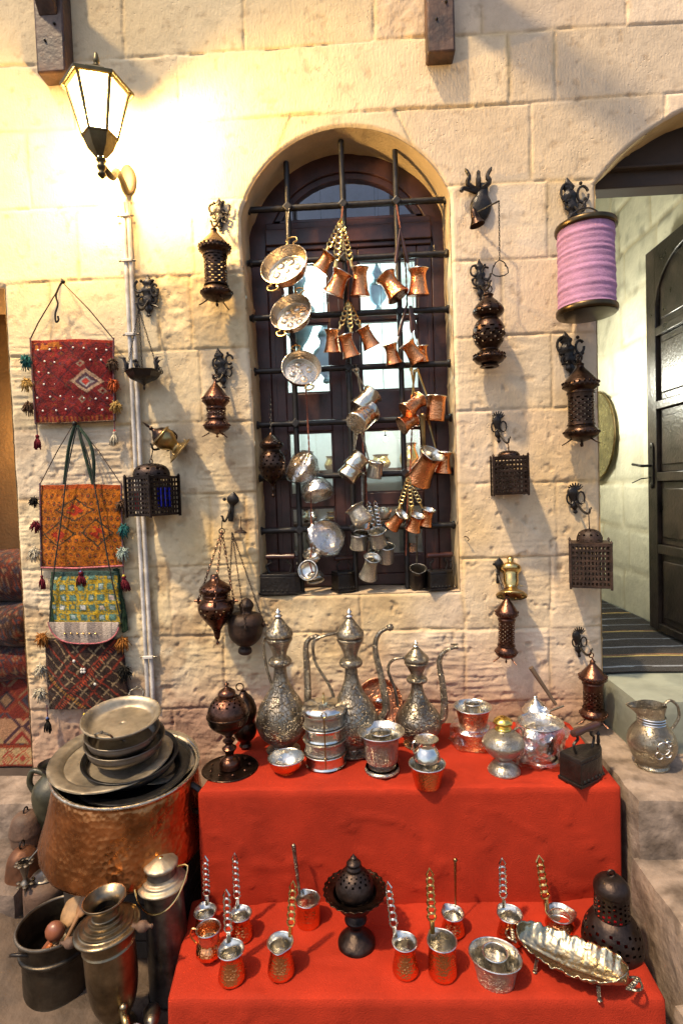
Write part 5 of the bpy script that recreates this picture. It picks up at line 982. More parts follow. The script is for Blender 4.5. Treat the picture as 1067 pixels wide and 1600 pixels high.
# ================================================================ THINGS HUNG ON THE WINDOW BARS
HY=.02
def hcez(label,rx,ry,w_,bx,by,tip,body=COP,hand=BRA,style='link',fwd=12,Y=HY,prof=CEZF,rim=TIN,sa=-pi/2,group='coffee pots hung on the window bars',lip=.18,hw=None,nm='coffee_pot',cat='coffee pot',yaw=0):
    Rm=atY(rx,ry,Y);Bs=atY(bx,by,Y+.02*math.sin(R(fwd))); s_=mpp(Rm); dx,dz=Rm.x-Bs.x,Rm.z-Bs.z; roll=math.degrees(math.atan2(dx,dz)); L_=math.hypot(dx,dz)/max(.35,math.cos(R(fwd)))*1.02
    r=w_*s_/2/.92; M_=Matrix.Rotation(R(roll),4,'Y')@Matrix.Rotation(R(fwd),4,'X'); up=M_@V(0,0,1); base=Rm-up*L_; M_=Matrix.Translation(base)@M_@Matrix.Rotation(R(yaw),4,'Z')
    return cezve(label,M_,r,L_,None if tip is None else atY(tip[0],tip[1],Y+.012 if len(tip)<3 else tip[2]),body,rim,hand,style,prof,group,lip=lip,sa=sa,hw=hw,name=nm,cat=cat)
T1=(533,345)
hcez('copper pot tilting left, upper left of the top bunch of three in the window',515,397,27,499,421,T1)
hcez('front copper pot of the top bunch of three, hung from brass link handles',535,425,34,520,458,T1,Y=-.0)
hcez('upright copper pot at the right of the top bunch of three',562,418,30,562,460,T1)
T2=(544,472)
hcez('left copper pot of the middle bunch of three under the first crossing bar',519,515,26,519,549,T2); hcez('centre copper pot of the middle bunch of three, lowest of them',539,523,26,549,556,T2,Y=0); hcez('right copper pot of the middle bunch of three, leaning right',567,512,26,581,541,T2)
T3=(625,358)
hcez('copper pot with dark wooden handle turned sideways, upper right of the window',602,432,34,622,464,T3,hand=SIL,style='wood',fwd=-5); hcez('copper pot with dark wooden handle hanging upright beside the right window jamb',653,420,33,654,459,T3,hand=SIL,style='wood')
T4=(635,478)
hcez('smaller copper pot with wooden handle hung by the bright bulb, left one',609,538,25,616,567,T4,hand=SIL,style='wood'); hcez('smaller copper pot with wooden handle by the bright bulb, front right one',635,536,28,654,562,(640,478),hand=SIL,style='wood',Y=0); hcez('small copper pot almost hidden behind the two by the bright bulb',660,540,18,661,564,(642,478),hand=SIL,style='wood',Y=.045)
hcez('flared copper pot turned mouth to the right, top of the lower copper cluster',657,624,28,633,644,(642,577),hand=BRA,style='bar',fwd=-18)
hcez('second flared copper pot just under the first in the lower copper cluster',648,654,28,627,666,(648,580),hand=BRA,style='bar',fwd=-15,Y=.035)
hcez('shaded copper pot hanging upright by the right jamb with a purple sheen',682,619,28,679,657,(652,578),hand=BRA,style='bar',fwd=4,Y=.03,prof=CYL)
hcez('big copper pot with a wide tinned mouth facing out, right side of the window',676,708,42,655,750,(660,650),hand=BRAD,style='bar',fwd=30,Y=-.01)
hcez('copper pot behind the wide-mouthed one, touching the right jamb',694,706,26,692,738,(668,652),hand=BRAD,style='bar',fwd=8,Y=.04)
T5=(638,747)
hcez('left one of the three little copper pots on yellow link handles, leaning left',628,803,24,612,823,T5,fwd=25,Y=0); hcez('centre one of the three little copper pots on yellow link handles',652,805,24,645,828,T5,fwd=20,Y=0); hcez('right one of the three little copper pots on yellow link handles',670,796,22,664,820,T5,fwd=15)
hcez('blackened coffee pot hanging low by the right-hand iron',653,888,24,653,916,(651,838),body=IRON,hand=SILD,style='bar',rim=PEW,fwd=25,prof=CYL)
g2='silver mugs strung in the window'
def mug(label,rx,ry,w_,bx,by,tip,fwd=10,**k): return hcez(label,rx,ry,w_,bx,by,tip,body=SILE if k.pop('e',0) else mat('warm_silver',(.74,.66,.52),1,.2,bump=.0012,bs=70,kind='hammer',dark=.25),hand=k.pop('hand',SILD),style=k.pop('style','bar'),prof=k.pop('prof',CYL),fwd=fwd,group=g2,nm='metal_mug',cat='mug',lip=k.pop('lip',.06),**k)
mug('silver mug with beaded rim leaning right, top of the silver string',583,615,30,560,640,(553,578),fwd=-12,Y=.0)
mug('silver mug showing its round greenish base, second on the silver string',577,643,34,556,664,(558,578),fwd=-38,Y=-.005)
mug('shiny mug pointing down left, third on the silver string',565,713,28,548,732,(556,678),fwd=-8,Y=0); mug('mug nested over the third one, its base at the lower left',553,731,30,540,747,None,fwd=-12,Y=-.004)
mug('little mug hanging upright right of the slanting nested pair',588,722,23,584,746,(566,680),e=1)
mug('large engraved mug leaning right, top of the lowest silver bunch',553,793,30,570,818,(567,742),e=1,fwd=-10,Y=0,prof=[(.8,0),(.95,.1),(1.0,.3),(.85,.7),(.82,.85),(1,1)])
mug('open mug mouth down between the large mug and the chain handle',566,834,25,568,816,None,fwd=30); mug('short dull mug behind the open one, lowest bunch',561,836,24,560,858,None,Y=.04,e=1)
mug('small lipped mug in the middle of the lowest silver bunch',588,830,24,592,853,(575,785),hand=SIL,style='link',fwd=25,Y=-.01,lip=.2,e=1,sa=0)
mug('deep lipped mug at the right of the lowest silver bunch',604,853,23,603,878,(586,785),hand=SIL,style='link',fwd=22,lip=.15,e=1)
mug('lowest engraved mug of the silver bunch, mouth facing out, above the sill',582,871,28,575,903,(578,845),fwd=24,Y=-.01,lip=.2,e=1,prof=CEZF)
# pans
def disc_thing(name,label,cat,px,py,w_,Y,nx,nz,prof,mt_out,mt_in,depth,group=None,dimples=0,seed=0,lug=None):
    """shallow vessel whose mouth faces the viewer; nx,nz tilt of the facing direction"""
    C_=atY(px,py,Y); r=w_*mpp(C_)/2; n_=V(nx,-1,nz).normalized(); q=n_.to_track_quat('Z','Y').to_matrix().to_4x4(); M_=Matrix.Translation(C_)@q
    o=thing(name,label,cat,M_,group); P_=sp([(a*r,(z-1)*depth) for a,z in prof],4); MB().lathe([(.0005,-depth)]+P_,44).build('body',mt_out,o)
    inn=[(.0008,-depth+.003)]+[(a*.965,z+.002) for a,z in P_]
    def fl(a,j,z): return 1
    MB().lathe(inn,44).build('lining',mt_in,o); MB().ring((0,0,0),r*.985,.0022,'z',44).build('rim',mt_in,o)
    if dimples:
        for k in range(dimples): a=k*2*pi/dimples+.3; MB().ball((r*.45*math.cos(a),r*.45*math.sin(a),-depth+.003),r*.17,14,(1,1,.5)).build('dimple',mt_in,o)
        MB().ball((0,0,-depth+.003),r*.12,10,(1,1,.55)).build('dimple',mt_in,o)
    if lug:
        Mi=M_.inverted()
        for (lx,ly,s_) in lug:
            t=Mi@atY(lx,ly,Y); d=V(t.x,t.y,0).normalized(); e=d.cross(V(0,0,1)); R_=r*.20*s_; c=d*(r+R_*.9)
            MB().tube(smooth_pts([d*r*.99-e*R_*.8,c-d*R_*.5-e*R_*.55,c-e*R_*1.15,c+d*R_*.7-e*R_*.6,c+d*R_*.75+e*R_*.6,c+e*R_*1.15,c-d*R_*.5+e*R_*.55,d*r*.99+e*R_*.8],4),.0032,8).build('handle',BRA,o)
    return o
PP=[(.80,0),(.86,.03),(.93,.5),(1.0,1.0)]
g3='copper egg pans with brass handles'
disc_thing('egg_pan','largest copper egg pan with brass loop handles, top left of the window','pan',443,412,78,HY-.045,-.30,.48,PP,COP,PAN,.042,g3,6,1,((447,372,1.1),(436,450,1.1)))
disc_thing('egg_pan','second copper egg pan, between the largest one and the lowest one','pan',454,487,68,HY-.04,-.25,.42,PP,COP,PAN,.038,g3,6,2,((463,447,1),(446,522,1)))
disc_thing('egg_pan','lowest copper egg pan, its four hollows shining blue','pan',471,574,62,HY-.035,.18,.40,PP,COP,PAN,.036,g3,4,3,((464,540,1),(480,603,1)))
BP=[(.30,0),(.62,.12),(.86,.4),(.96,.75),(1.0,1.0)]
g4='bowls in clear bags strung in the window'
for (l,px,py,w_,nx,nz,d) in (('upper bagged bowl, its mouth turned up left, below the egg pans',466,727,50,-.95,.75,.065),('middle bagged bowl seen from its rounded underside',497,774,44,.5,-2.2,.055),('lowest and largest bagged bowl, tilted right with a bluish shine',511,838,54,.55,.55,.06)):
    o=disc_thing('bagged_bowl',l,'bowl',px,py,w_,HY-.02,nx,nz,BP,PAN if nz>0 else mat('warm_silver',(.7,.6,.5),1),PAN,d,g4)
    r=w_*.5*mpp(atY(px,py,HY)); M_=Matrix.Translation((0,0,-d*1.25)); fl=lambda a,j,z: 1+.05*math.sin(3*a+j)+.05*math.sin(8*a+j*2)
    P_=sp([(.004,0),(r*.7,d*.1),(r*1.02,d*.6),(r*1.12,d*1.2),(r*.95,d*1.36),(r*.4,d*1.5),(r*.1,d*1.45),(.004,d*1.42)],2); MB().lathe(P_,26,M_,fl=fl).build('plastic_bag',PLF,o)
SP=[(.3,0),(.75,.12),(1.0,.45),(.92,.75),(.8,.9),(.9,1.0)]
g5='small round silver cups on a string'
disc_thing('round_cup','small round cup at the top of the little string of three above the left sill','cup',487,864,28,HY,-.3,1.6,SP,SIL,SIL,.04,g5); disc_thing('round_cup','small cup with its open mouth facing out, middle of the string above the left sill','cup',481,891,31,HY-.03,-.25,.25,SP,SIL,TIN,.035,g5); disc_thing('round_cup','small cup seen from its round underside, lowest on the string above the left sill','cup',493,907,28,HY+.01,.4,-1.8,SP,SILE,SIL,.036,g5)
# cords
def cord(label,pts,mt,r=.0022,tw=True,name='twisted_rope'):
    P_=[atY(x,y,Y) for x,y,Y in pts]; L_=[]
    for i in range(len(P_)-1):
        n=max(2,int((P_[i+1]-P_[i]).length/.008)); L_+=[P_[i].lerp(P_[i+1],k/n) for k in range(n)]
    L_.append(P_[-1]); mb=MB()
    if tw:
        for ph in (0,pi): mb.tube([p+V(math.cos(k*1.1+ph)*r*.8,math.sin(k*1.1+ph)*r*.8,0) for k,p in enumerate(L_)],r,5)
    else: mb.tube(L_,r,6)
    return tag(mb.build(name,mt),label,'cord')
cord('red-brown twisted cord from the lowest egg pan down through the bagged bowls',[(478,603,.01),(483,700,.02),(486,780,.03),(487,860,.02),(484,880,-.0),(490,900,.01)],ROPE)
cord('short cord tying the largest egg pan to the top bar',[(452,322,.06),(450,345,.04),(449,368,.01)],SILD,.0018,False); cord('short link between the first and second egg pans',[(437,448,.0),(455,440,.02),(462,450,.0)],CORD,.0022,False); cord('short link between the second and lowest egg pans',[(447,522,.0),(456,528,.02),(464,538,.0)],CORD,.002,False)
cord('dark cord tying the top bunch of copper pots to the middle upright',[(536,322,.06),(533,345,.03)],ROPE); cord('dark red cord from the top copper bunch down to the middle bunch',[(534,345,.045),(545,420,.05),(544,470,.03)],ROPE)
cord('silver wire down from the middle bar to the first silver mug',[(556,570,.06),(560,600,.04),(570,640,.04)],SILD,.0016,False); cord('reddish cord behind the silver mugs down to the lowest bunch',[(570,650,.05),(567,700,.05),(572,745,.05),(573,787,.04)],ROPE)
cord('cord tying the wooden-handled copper pots to the top right knuckle',[(619,318,.06),(625,356,.03)],ROPE); cord('dark cord from the wooden-handled pots down past the bright bulb',[(626,358,.05),(634,420,.05),(636,478,.03)],CORD); cord('brown twisted cord behind the lower copper cluster',[(646,580,.05),(643,680,.05),(640,745,.03)],ROPE); cord('long brown cord end dangling below the three little copper pots',[(638,747,.05),(636,800,.05),(634,868,.05)],ROPE)
# hanging dark globe lantern at the left jamb
T=atY(423,676,.0);B=atY(428,778,.0); h=T.z-B.z; r=21*mpp(T); o=thing('globe_lantern','dark pierced globe lantern with a long drop, hanging inside the left edge of the window','lantern',V((T.x+B.x)/2,.0,B.z))
P_=sp([(a*r,z*h) for a,z in [(.001,0),(.16,.03),(.08,.07),(.14,.12),(.10,.18),(.3,.24),(.75,.32),(1.0,.45),(1.0,.55),(.85,.66),(.62,.72),(.66,.75),(.86,.79),(.84,.84),(.55,.90),(.22,.96),(.1,1.0)]],4)
MB().lathe(P_,40,mask=lambda i,j:(.3*h<P_[j][1]<.66*h or .76*h<P_[j][1]<.86*h) and (i+j)%3==0 and j%2==0).build('globe',BRZ,o)
MB().ring((r*1.05,0,h*.68),.010,.0022,'y').build('lug',BRZ,o); chain(MB(),(0,0,h),(-.002,.03,h+.16),.007,.0014).build('chain',IRON,o)
# irons on the sill
iron('wide charcoal iron at the left end of the window sill',V(atY(440,925,.02).x,.03,WZ0+.006),.165,.075,.085,-8); iron('small charcoal iron in the middle of the sill, turned corner-on',V(atY(540,920,.04).x,.06,WZ0+.006),.10,.07,.082,28,sc=.8); iron('charcoal iron at the right end of the window sill, brownish',V(atY(688,912,.03).x,.035,WZ0+.006),.115,.075,.078,14,sc=.9)
# a shelf with bowls inside the shop, and lantern silhouettes added behind the panes
o=thing('shelf','wooden shop shelf seen through the lower panes','shelf',V(0,.8,1.3)); MB().box((0,0,.02),(1.7,.24,.02)).build('board',WOOD,o); MB().box((0,0,.30),(1.7,.24,.02)).build('board',WOOD,o); MB().box((0,.0,-.2),(1.7,.24,.02)).build('board',WOOD,o)
rr=random.Random(4); k=0
for z in (1.33,1.61,1.11):
    for i in range(9):
        x=-.55+.135*i+rr.uniform(-.02,.02); r=rr.uniform(.035,.055); hh=rr.uniform(.05,.14)
        o=thing('shelf_vessel','metal vessel on the shop shelf behind the lower panes','vessel',V(x,.80+rr.uniform(-.03,.03),z),'vessels on the shop shelf'); solid(o,'body',[(.5,0),(.8,.1),(1.0,.4),(.7,.8),(.85,1.0)],r,hh,(SIL,TIN,BRA,COP)[rr.randrange(4)],20)
for (l,px,ty,by,w_) in (('pale silhouette of an ornate lantern behind the upper left pane',463,400,560,52),('pale silhouette of an ornate lantern behind the upper right pane',588,412,485,34),('dark blue lantern shape behind the middle left pane',507,500,600,40)):
    T=atY(px,ty,.42);B=atY(px,by,.42); h=T.z-B.z; o=thing('inner_lantern',l,'lantern',V(T.x,.42,B.z),'lanterns hanging inside the shop'); solid(o,'body',[(.001,0),(.3,.03),(.2,.1),(.6,.2),(1.0,.38),(.95,.5),(.5,.6),(.42,.68),(.6,.76),(.3,.88),(.1,1.0)],w_*mpp(T)/2,h,mat('pale_blue_enamel',(.20,.33,.38),.2,.4),24)  # lantern shapes added to give the bluish silhouettes on the panes
    MB().tube([(0,0,h),(0,0,3.25-B.z)],.003,6).build('chain',IRON,o)
for (l,px,py,st,c_,r) in (('small glaring white bulb behind the right-hand pane',646,513,160,(.75,1,.98),.017),('small warm bulb behind the lower right pane',602,686,25,(1,.75,.35),.010)):  # white ball is added for a floodlight's reflected glint; warm one is a bulb
    p=atY(px,py,.30); o=thing('lit_bulb',l,'bulb',p,'lit bulbs inside the shop'); MB().ball((0,0,0),r,14).build('glass',emis('bulb_glow',c_,st),o); MB().lathe([(r*.5,r*.8),(r*.5,r*2),(.001,r*2)],10).build('socket',IRON,o); MB().tube([(0,0,r*2),(0,0,3.25-p.z)],.0015,5).build('flex',IRON,o)
# ================================================================ WOVEN BAGS
def panel(o,name,q,Y,fn,th=.014,res=.0032,bulge=.012):
    # q: TL TR BR BL pixels
    P_=[Vector(atY(x,y,Y))-Vector(o.location) for x,y in q]; TL,TR,BR,BL=[np.array(p) for p in P_]
    wdt=np.linalg.norm(TR-TL); hgt=np.linalg.norm(BL-TL); nu,nv=int(wdt/res),int(hgt/res); u,v=np.meshgrid(np.linspace(0,1,nu),np.linspace(0,1,nv),indexing='ij')
    P=(TL*(1-u[...,None])+TR*u[...,None])*(1-v[...,None])+(BL*(1-u[...,None])+BR*u[...,None])*v[...,None]
    bl=1.5*bulge*(np.sin(pi*u)*np.sin(pi*v*.9+.2))**.6*(.6+.8*fbm(u*3,v*3,3,len(name)+int(q[0][1])%7)); P[...,1]-=bl
    P[...,2]+=(fbm(u*5,v*2,3,3)-.5)*.010; P[...,0]+=(fbm(u*2,v*6,3,8)-.5)*.012; P[...,1]-=(fbm(u*6,v*6,3,int(q[0][1]))-.5)*.010
    uw=u+(fbm(u*4,v*4,3,17)-.5)*.05*np.minimum(1,4*np.minimum(u,1-u)); vw_=v+(fbm(u*4,v*4,3,19)-.5)*.05*np.minimum(1,4*np.minimum(v,1-v)); C=np.clip(fn(uw,vw_,u*wdt,v*hgt),0,1)*(.55+.8*vn(u*nu*.5,v*nv*.5))[...,None]*(.8+.4*fbm(u*5,v*5,3,23))[...,None]
    B=P.copy(); B[...,1]=P[...,1]+bl+th*.4+.002
    n=nu*nv; I=np.arange(n).reshape(nu,nv); F1=np.stack([I[:-1,:-1],I[:-1,1:],I[1:,1:],I[1:,:-1]],-1).reshape(-1,4); F2=F1[:,::-1]+n
    e=np.concatenate([I[:,0],I[-1,1:],I[::-1,-1][1:],I[0,::-1][1:]]); F3=np.array([(e[i],e[i+1],e[i+1]+n,e[i]+n) for i in range(len(e)-1)])
    ob=grid_obj(name,np.concatenate([P.reshape(-1,3),B.reshape(-1,3)]),np.concatenate([F1,F2,F3]),TEX,np.concatenate([C.reshape(-1,3)]*2)); ob.parent=o; return ob
def tassel(o,px,py,Y,L_,r,mt,bead=None,string=0,name='tassel',sway=0):
    L_*=1.15; py-=4
    p=Vector(atY(px,py,Y))-Vector(o.location); t=o
    mb=MB(); rr=random.Random(int(px*7+py)); 
    mb.ball(p,r*.45,8)
    for k in range(26):
        a=rr.uniform(0,2*pi); q=r*math.sqrt(rr.random()); e=p+V(q*math.cos(a)+sway,q*math.sin(a)*.5,-L_*rr.uniform(.8,1.05)); m_=p+V(q*.8*math.cos(a)+sway*.3,q*.4*math.sin(a),-L_*.45); mb.tube([p,m_,e],[.0022,.0028,.0018],4)
    ob=mb.build(name,mt,o,ang=0)
    if bead: MB().ball(p+V(0,-.002,.006),.006,8).build('bead',bead,ob)
    if string: MB().tube([p,p+V(0,0,string)],.0024,6).build('string',BIND,ob)
    return ob
def pom(o,px,py,Y,r,mt,n=90,name='pompom',droop=.9):
    r*=1.25
    p=Vector(atY(px,py,Y))-Vector(o.location); mb=MB(); rr=random.Random(int(px*3+py)); mb.ball(p,r*.4,8)
    for k in range(n):
        d=V(rr.gauss(0,1),rr.gauss(0,1)*.7,rr.gauss(0,1)).normalized(); e=p+d*r*rr.uniform(.7,1.2)+V(0,0,-droop*r*rr.random()); mb.tube([p,p+d*r*.6,e],[.003,.0028,.0012],4)
    return mb.build(name,mt,o,ang=0)
def edge(o,pts,Y,r=.0035,mt=BIND,name='binding'):
    return MB().tube([Vector(atY(x,y,Y))-Vector(o.location) for x,y in pts],r,8).build(name,mt,o)
wR=wool('dark_red',(.16,.02,.03)); wT=wool('teal',(.04,.17,.17)); wO=wool('ochre',(.55,.36,.12)); wC=wool('cream',(.62,.56,.42)); wB=wool('brown',(.13,.08,.05)); wOr=wool('coral',(.60,.14,.05)); wN=wool('navy',(.03,.03,.06)); wP=wool('pale_teal',(.40,.50,.44)); wG=wool('rust_orange',(.42,.17,.04)); wBk=wool('black',(.02,.018,.015))
YL=mat('yellow_bead',(.7,.55,.05),0,.4); RDB=mat('red_bead',(.55,.03,.02),0,.4); BLB=mat('blue_bead',(.05,.10,.3),0,.4)
SHELL=mat('white_shell_bead',(.72,.70,.64),0,.35)
def bag1(u,v,U,Vv):
    C=np.ones(u.shape+(3,))*np.array([.17,.010,.012]); n=fbm(u*6,v*6,3,2); C*=(.6+.8*n)[...,None]
    d1=np.abs(((u+v)*4.2)%1-.5)*2; d2=np.abs(((u-v)*4.2)%1-.5)*2
    C[(d1<.09)|(d2<.09)]=(.07,.012,.02); k=kil(u,v,(.2,.015,.015),[(.26,.02,.015),(.10,.02,.04),(.17,.05,.015),(.22,.012,.014)],5,9.); m_=(vn(u*14,v*14)>.6); C[m_]=k[m_]
    D=np.abs(u-.69)/.20+np.abs(v-.50)/.15; C[(D<1)&(D>.72)]=(.45,.30,.20); C[(D<.72)]=(.10,.05,.07); C[D<.45]=(.38,.36,.33); C[D<.28]=(.45,.05,.035)
    for (a,b,c) in ((.45,.55,(.10,.03,.02)),(.62,.72,(.3,.22,.15)),(.62,.28,(.3,.2,.14)),(.87,.62,(.3,.2,.14))): q=np.abs(u-a)/.05+np.abs(v-b)/.05; C[(q<1)&(q>.5)]=c
    m_=(u<.38)&(v<.12)&(vn(u*30,v*20)>.3); C[m_]=(.42,.13,.015); m_=(v>.93)&(((u*18)%1)<.5); C[m_]=(.30,.08,.02)
    C[(v<.03)|(u<.02)]=(.30,.03,.015); return C
o=thing('kilim_bag','red kilim shoulder bag studded with white beads, topmost of the hanging bags','bag',V(*atY(56,660,-.03)),'woven bags on the wall'); Yb=-.03
panel(o,'panel',((48,531),(178,531),(181,657),(56,662)),Yb,bag1)
edge(o,((178,528),(178,575),(179,657)),Yb-.006); edge(o,((48,528),(52,600),(56,662)),Yb-.006); edge(o,((56,662),(120,660),(181,657)),Yb-.004,.0032,wB)
for i in range(7):
    for j in range(6):
        x=60+i*18+(j%2)*9; y=545+j*19
        if x>172 or (125<x<170 and 575<y<612): continue
        p=Vector(atY(x+1.5*math.sin(i*3+j),y+2*math.cos(j*5+i),Yb-.014))-Vector(o.location); MB().ball(p,.0042,6,(1,.6,1)).build('shell_bead',SHELL,o)
MB().tube([Vector(atY(x,y,Yy))-Vector(o.location) for x,y,Yy in ((48,530,-.03),(60,505,-.035),(98,441,-.045),(140,484,-.035),(178,530,-.03))],.0026,6).build('cord',CORD,o)
pom(o,41,562,Yb-.01,.020,wT); pom(o,43,598,Yb-.01,.020,wO); pom(o,45,634,Yb-.01,.020,wB); pom(o,176,566,Yb-.012,.020,wB); pom(o,178,599,Yb-.012,.019,wOr); pom(o,182,633,Yb-.012,.019,wO)
tassel(o,59,686,Yb,.045,.018,wR,None,.06); tassel(o,180,680,Yb,.045,.020,wC,RDB,.05,sway=-.006)
hk=thing('bag_hook','twisted iron hook holding the cord of the red kilim bag','wall hook',V(*atY(92,470,-.02))); q=[Vector(atY(x,y,Yy))-Vector(hk.location) for x,y,Yy in ((97,436,-.005),(99,440,-.045),(94,446,-.04),(88,462,-.03),(91,475,-.03),(87,490,-.03),(88,503,-.028),(92,500,-.03),(91,494,-.03))]
MB().tube(smooth_pts(q,4),.004,6).ball(q[1],.009,8).build('hook',IRON,hk)
def bag2(u,v,U,Vv):
    C=np.ones(u.shape+(3,))*np.array([.46,.135,.010]); n=fbm(u*5,v*5,3,4); C*=(.6+.75*n)[...,None]
    k=((u*13+.5*np.floor(v*11))%1-.5)**2+((v*11)%1-.5)**2; C[(k<.09)&(k>.035)&(vn(u*13,v*11,3)>.25)]=(.05,.045,.025); C[(k<.02)]=(.30,.04,.01)
    for cx,cy,rx,ry in ((.25,.60,.2,.17),(.72,.58,.2,.18),(.45,.3,.25,.14)):
        D=np.abs(u-cx)/rx+np.abs(v-cy)/ry; C[(D<1)&(D>.86)]=(.06,.04,.02); m_=(D<.5)&(vn(u*20,v*20)>.4); C[m_]=(.38,.03,.01)
    C[(v<.05)]=(.40,.07,.01); return C
o=thing('kilim_bag','orange kilim bag with dark flecked pattern, second of the hanging bags','bag',V(*atY(65,886,-.03)),'woven bags on the wall')
panel(o,'panel',((63,757),(190,757),(192,883),(65,886)),Yb,bag2)
edge(o,((190,755),(191,820),(193,884)),Yb-.006); edge(o,((63,755),(64,820),(65,886)),Yb-.006); edge(o,((65,887),(120,888),(193,884)),Yb-.008,.0042,mat('pink_striped_cord',(.5,.12,.13),0,.9,var=.5,vs=140,col2=(.08,.05,.06)))
MB().tube([Vector(atY(x,y,Yy))-Vector(o.location) for x,y,Yy in ((63,757,-.03),(90,705,-.03),(117,660,-.04),(155,705,-.03),(190,757,-.03))],.002,6).build('cord',CORD,o)
pom(o,53,782,Yb-.01,.015,wBk); pom(o,56,820,Yb-.01,.017,wR); pom(o,54,862,Yb-.01,.022,wC); pom(o,190,788,Yb-.012,.020,wB); pom(o,194,826,Yb-.012,.020,wT); pom(o,192,862,Yb-.012,.020,wP)
tassel(o,66,905,Yb,.045,.014,wR,None,.04); tassel(o,194,906,Yb,.05,.020,wR,YL,.045,sway=.006); tassel(o,127,900,Yb-.014,.045,.024,wR,BLB,.02)
o=thing('green_straps','pair of dark green straps looped over a hook between the red and the orange bag','strap',V(*atY(118,662,-.04)))
for L_ in (((118,664),(108,700),(101,757)),((122,664),(133,710),(146,757)),((124,668),(140,690),(147,720),(146,757))): MB().tube(smooth_pts([Vector(atY(x,y,-.045))-Vector(o.location) for x,y in L_],4),.0065,8,sq=.4).build('strap',GREENC,o)
MB().ball((0,-.005,0),.010,8).build('peg',IRON,o)
def bag3(u,v,U,Vv):
    C=np.ones(u.shape+(3,))*np.array([.10,.20,.14]); C*=(.7+.6*fbm(u*8,v*8,3,6))[...,None]
    a=(u*7.2)%1; b=(v*5.2)%1; g_=(np.abs(a-.5)>.34)|(np.abs(b-.5)>.32); C[g_&(vn(u*90,v*90)>.3)]=(.52,.34,.02)
    ch=(np.floor(u*7.2)+np.floor(v*5.2))%3; m_=(np.abs(a-.5)<.2)&(np.abs(b-.5)<.2); C[m_&(ch==0)]=(.35,.45,.45); C[m_&(ch==1)]=(.12,.25,.22); C[m_&(ch==2)]=(.45,.30,.04)
    q=(np.abs(a-.5)<.24)&(np.abs(b-.5)<.22); i_=np.floor(u*7.2).astype(int);j_=np.floor(v*5.2).astype(int)
    for (ii,jj,c) in ((1,3,(.65,.65,.62)),(3,3,(.65,.65,.62)),(5,3,(.55,.45,.38)),(6,2,(.55,.45,.42)),(3,5,(.6,.58,.52)),(1,1,(.3,.4,.4))): C[q&(i_==ii)&(j_==jj)]=c
    C[(v<.09)]=(.04,.08,.07); C[(u<.06)]=(.015,.05,.02); return C
def flap(u,v,U,Vv):
    C=np.ones(u.shape+(3,))*np.array([.34,.28,.24]); s_=np.floor(u*9).astype(int)%3; C[s_==1]=(.55,.46,.38); C[s_==2]=(.26,.22,.20); C[(v>.0)&(u>.9)]=(.5,.42,.36); return C
o=thing('mirrored_bag','green and yellow bag with little mirrors and a striped cream flap, third of the bags','bag',V(*atY(82,990,-.034)),'woven bags on the wall')
panel(o,'panel',((79,893),(184,892),(190,975),(78,975)),-.038,bag3,bulge=.008); panel(o,'side_gusset',((176,888),(186,888),(201,985),(190,990)),-.03,lambda u,v,U,Vv:np.ones(u.shape+(3,))*np.array([.02,.045,.022]),bulge=.003)
# curved flap
nu,nv=60,24; P0=[Vector(atY(x,y,-.052))-Vector(o.location) for x,y in ((76,972),(186,972))]; v_=[];f_=[];cc=[]
for i in range(nu):
    u=i/(nu-1); hgt=(1-abs(2*u-1.02)**3)**.5*.088 if abs(2*u-1.02)<1 else 0
    for j in range(nv): t=j/(nv-1); p=P0[0].lerp(P0[1],u)+V(0,-.004*math.sin(pi*t),-t*hgt); v_.append(p)
for i in range(nu-1):
    for j in range(nv-1): a=i*nv+j; f_.append((a,a+1,a+nv+1,a+nv))
U_,V_=np.meshgrid(np.linspace(0,1,nu),np.linspace(0,1,nv),indexing='ij'); fo=grid_obj('flap',np.array(v_),f_,TEX,flap(U_,V_,U_,V_).reshape(-1,3)); fo.parent=o; q=fo.modifiers.new('s','SOLIDIFY'); q.thickness=.004
MB().tube([v_[i*nv+nv-1]+V(0,-.002,0) for i in range(nu)],.0028,6).build('flap_edging',mat('pink_striped_cord',(.5,.12,.13)),fo)
for k in range(6): p=P0[0].lerp(P0[1],.24+.088*k)+V(0,-.008,-.045); MB().ball(p,.0042,8).build('brass_button',BRA,fo)
for L_ in (((120,668,-.05),(105,740,-.062),(98,800,-.062),(84,900,-.06),(78,973,-.05)),((122,668,-.05),(140,720,-.06),(154,790,-.062),(172,890,-.06),(190,973,-.05))): MB().tube(smooth_pts([Vector(atY(x,y,Y))-Vector(o.location) for x,y,Y in L_],4),.0028,6).build('long_strap',mat('black_strap',(.018,.022,.018),0,.8),o)
def bag4(u,v,U,Vv):
    C=np.ones(u.shape+(3,))*np.array([.035,.018,.014]); C*=(.6+.8*fbm(u*7,v*7,3,9))[...,None]
    d=(u*1.0+v*.85); e=(u*1.0-v*.85)
    def ln(t,c,w,colr): 
        m_=(np.abs(t-c)<w)&(vn(u*60,v*60)>.25); C[m_]=colr
    for c in (.52,.80,1.1,1.4): ln(d,c,.014,(.30,.21,.12))
    for c in (-.5,-.15,.12,.3,.48,.66): ln(e,c,.012,(.26,.18,.10))
    for c in (.62,.93,1.22): ln(d,c,.018,(.22,.03,.015))
    for c in (-.3,.2,-.02): ln(e,c,.018,(.20,.03,.015))
    m_=(np.abs(d-1.0)<.03)&(((e*22)%1)<.5); C[m_]=(.35,.05,.02); m_=(np.abs(e+.4)<.03)&(((d*22)%1)<.5); C[m_]=(.34,.16,.03); return C
o=thing('kilim_bag','dark brown kilim bag with diagonal lines and a white shell flower, lowest of the bags','bag',V(*atY(76,1108,-.02)),'woven bags on the wall')
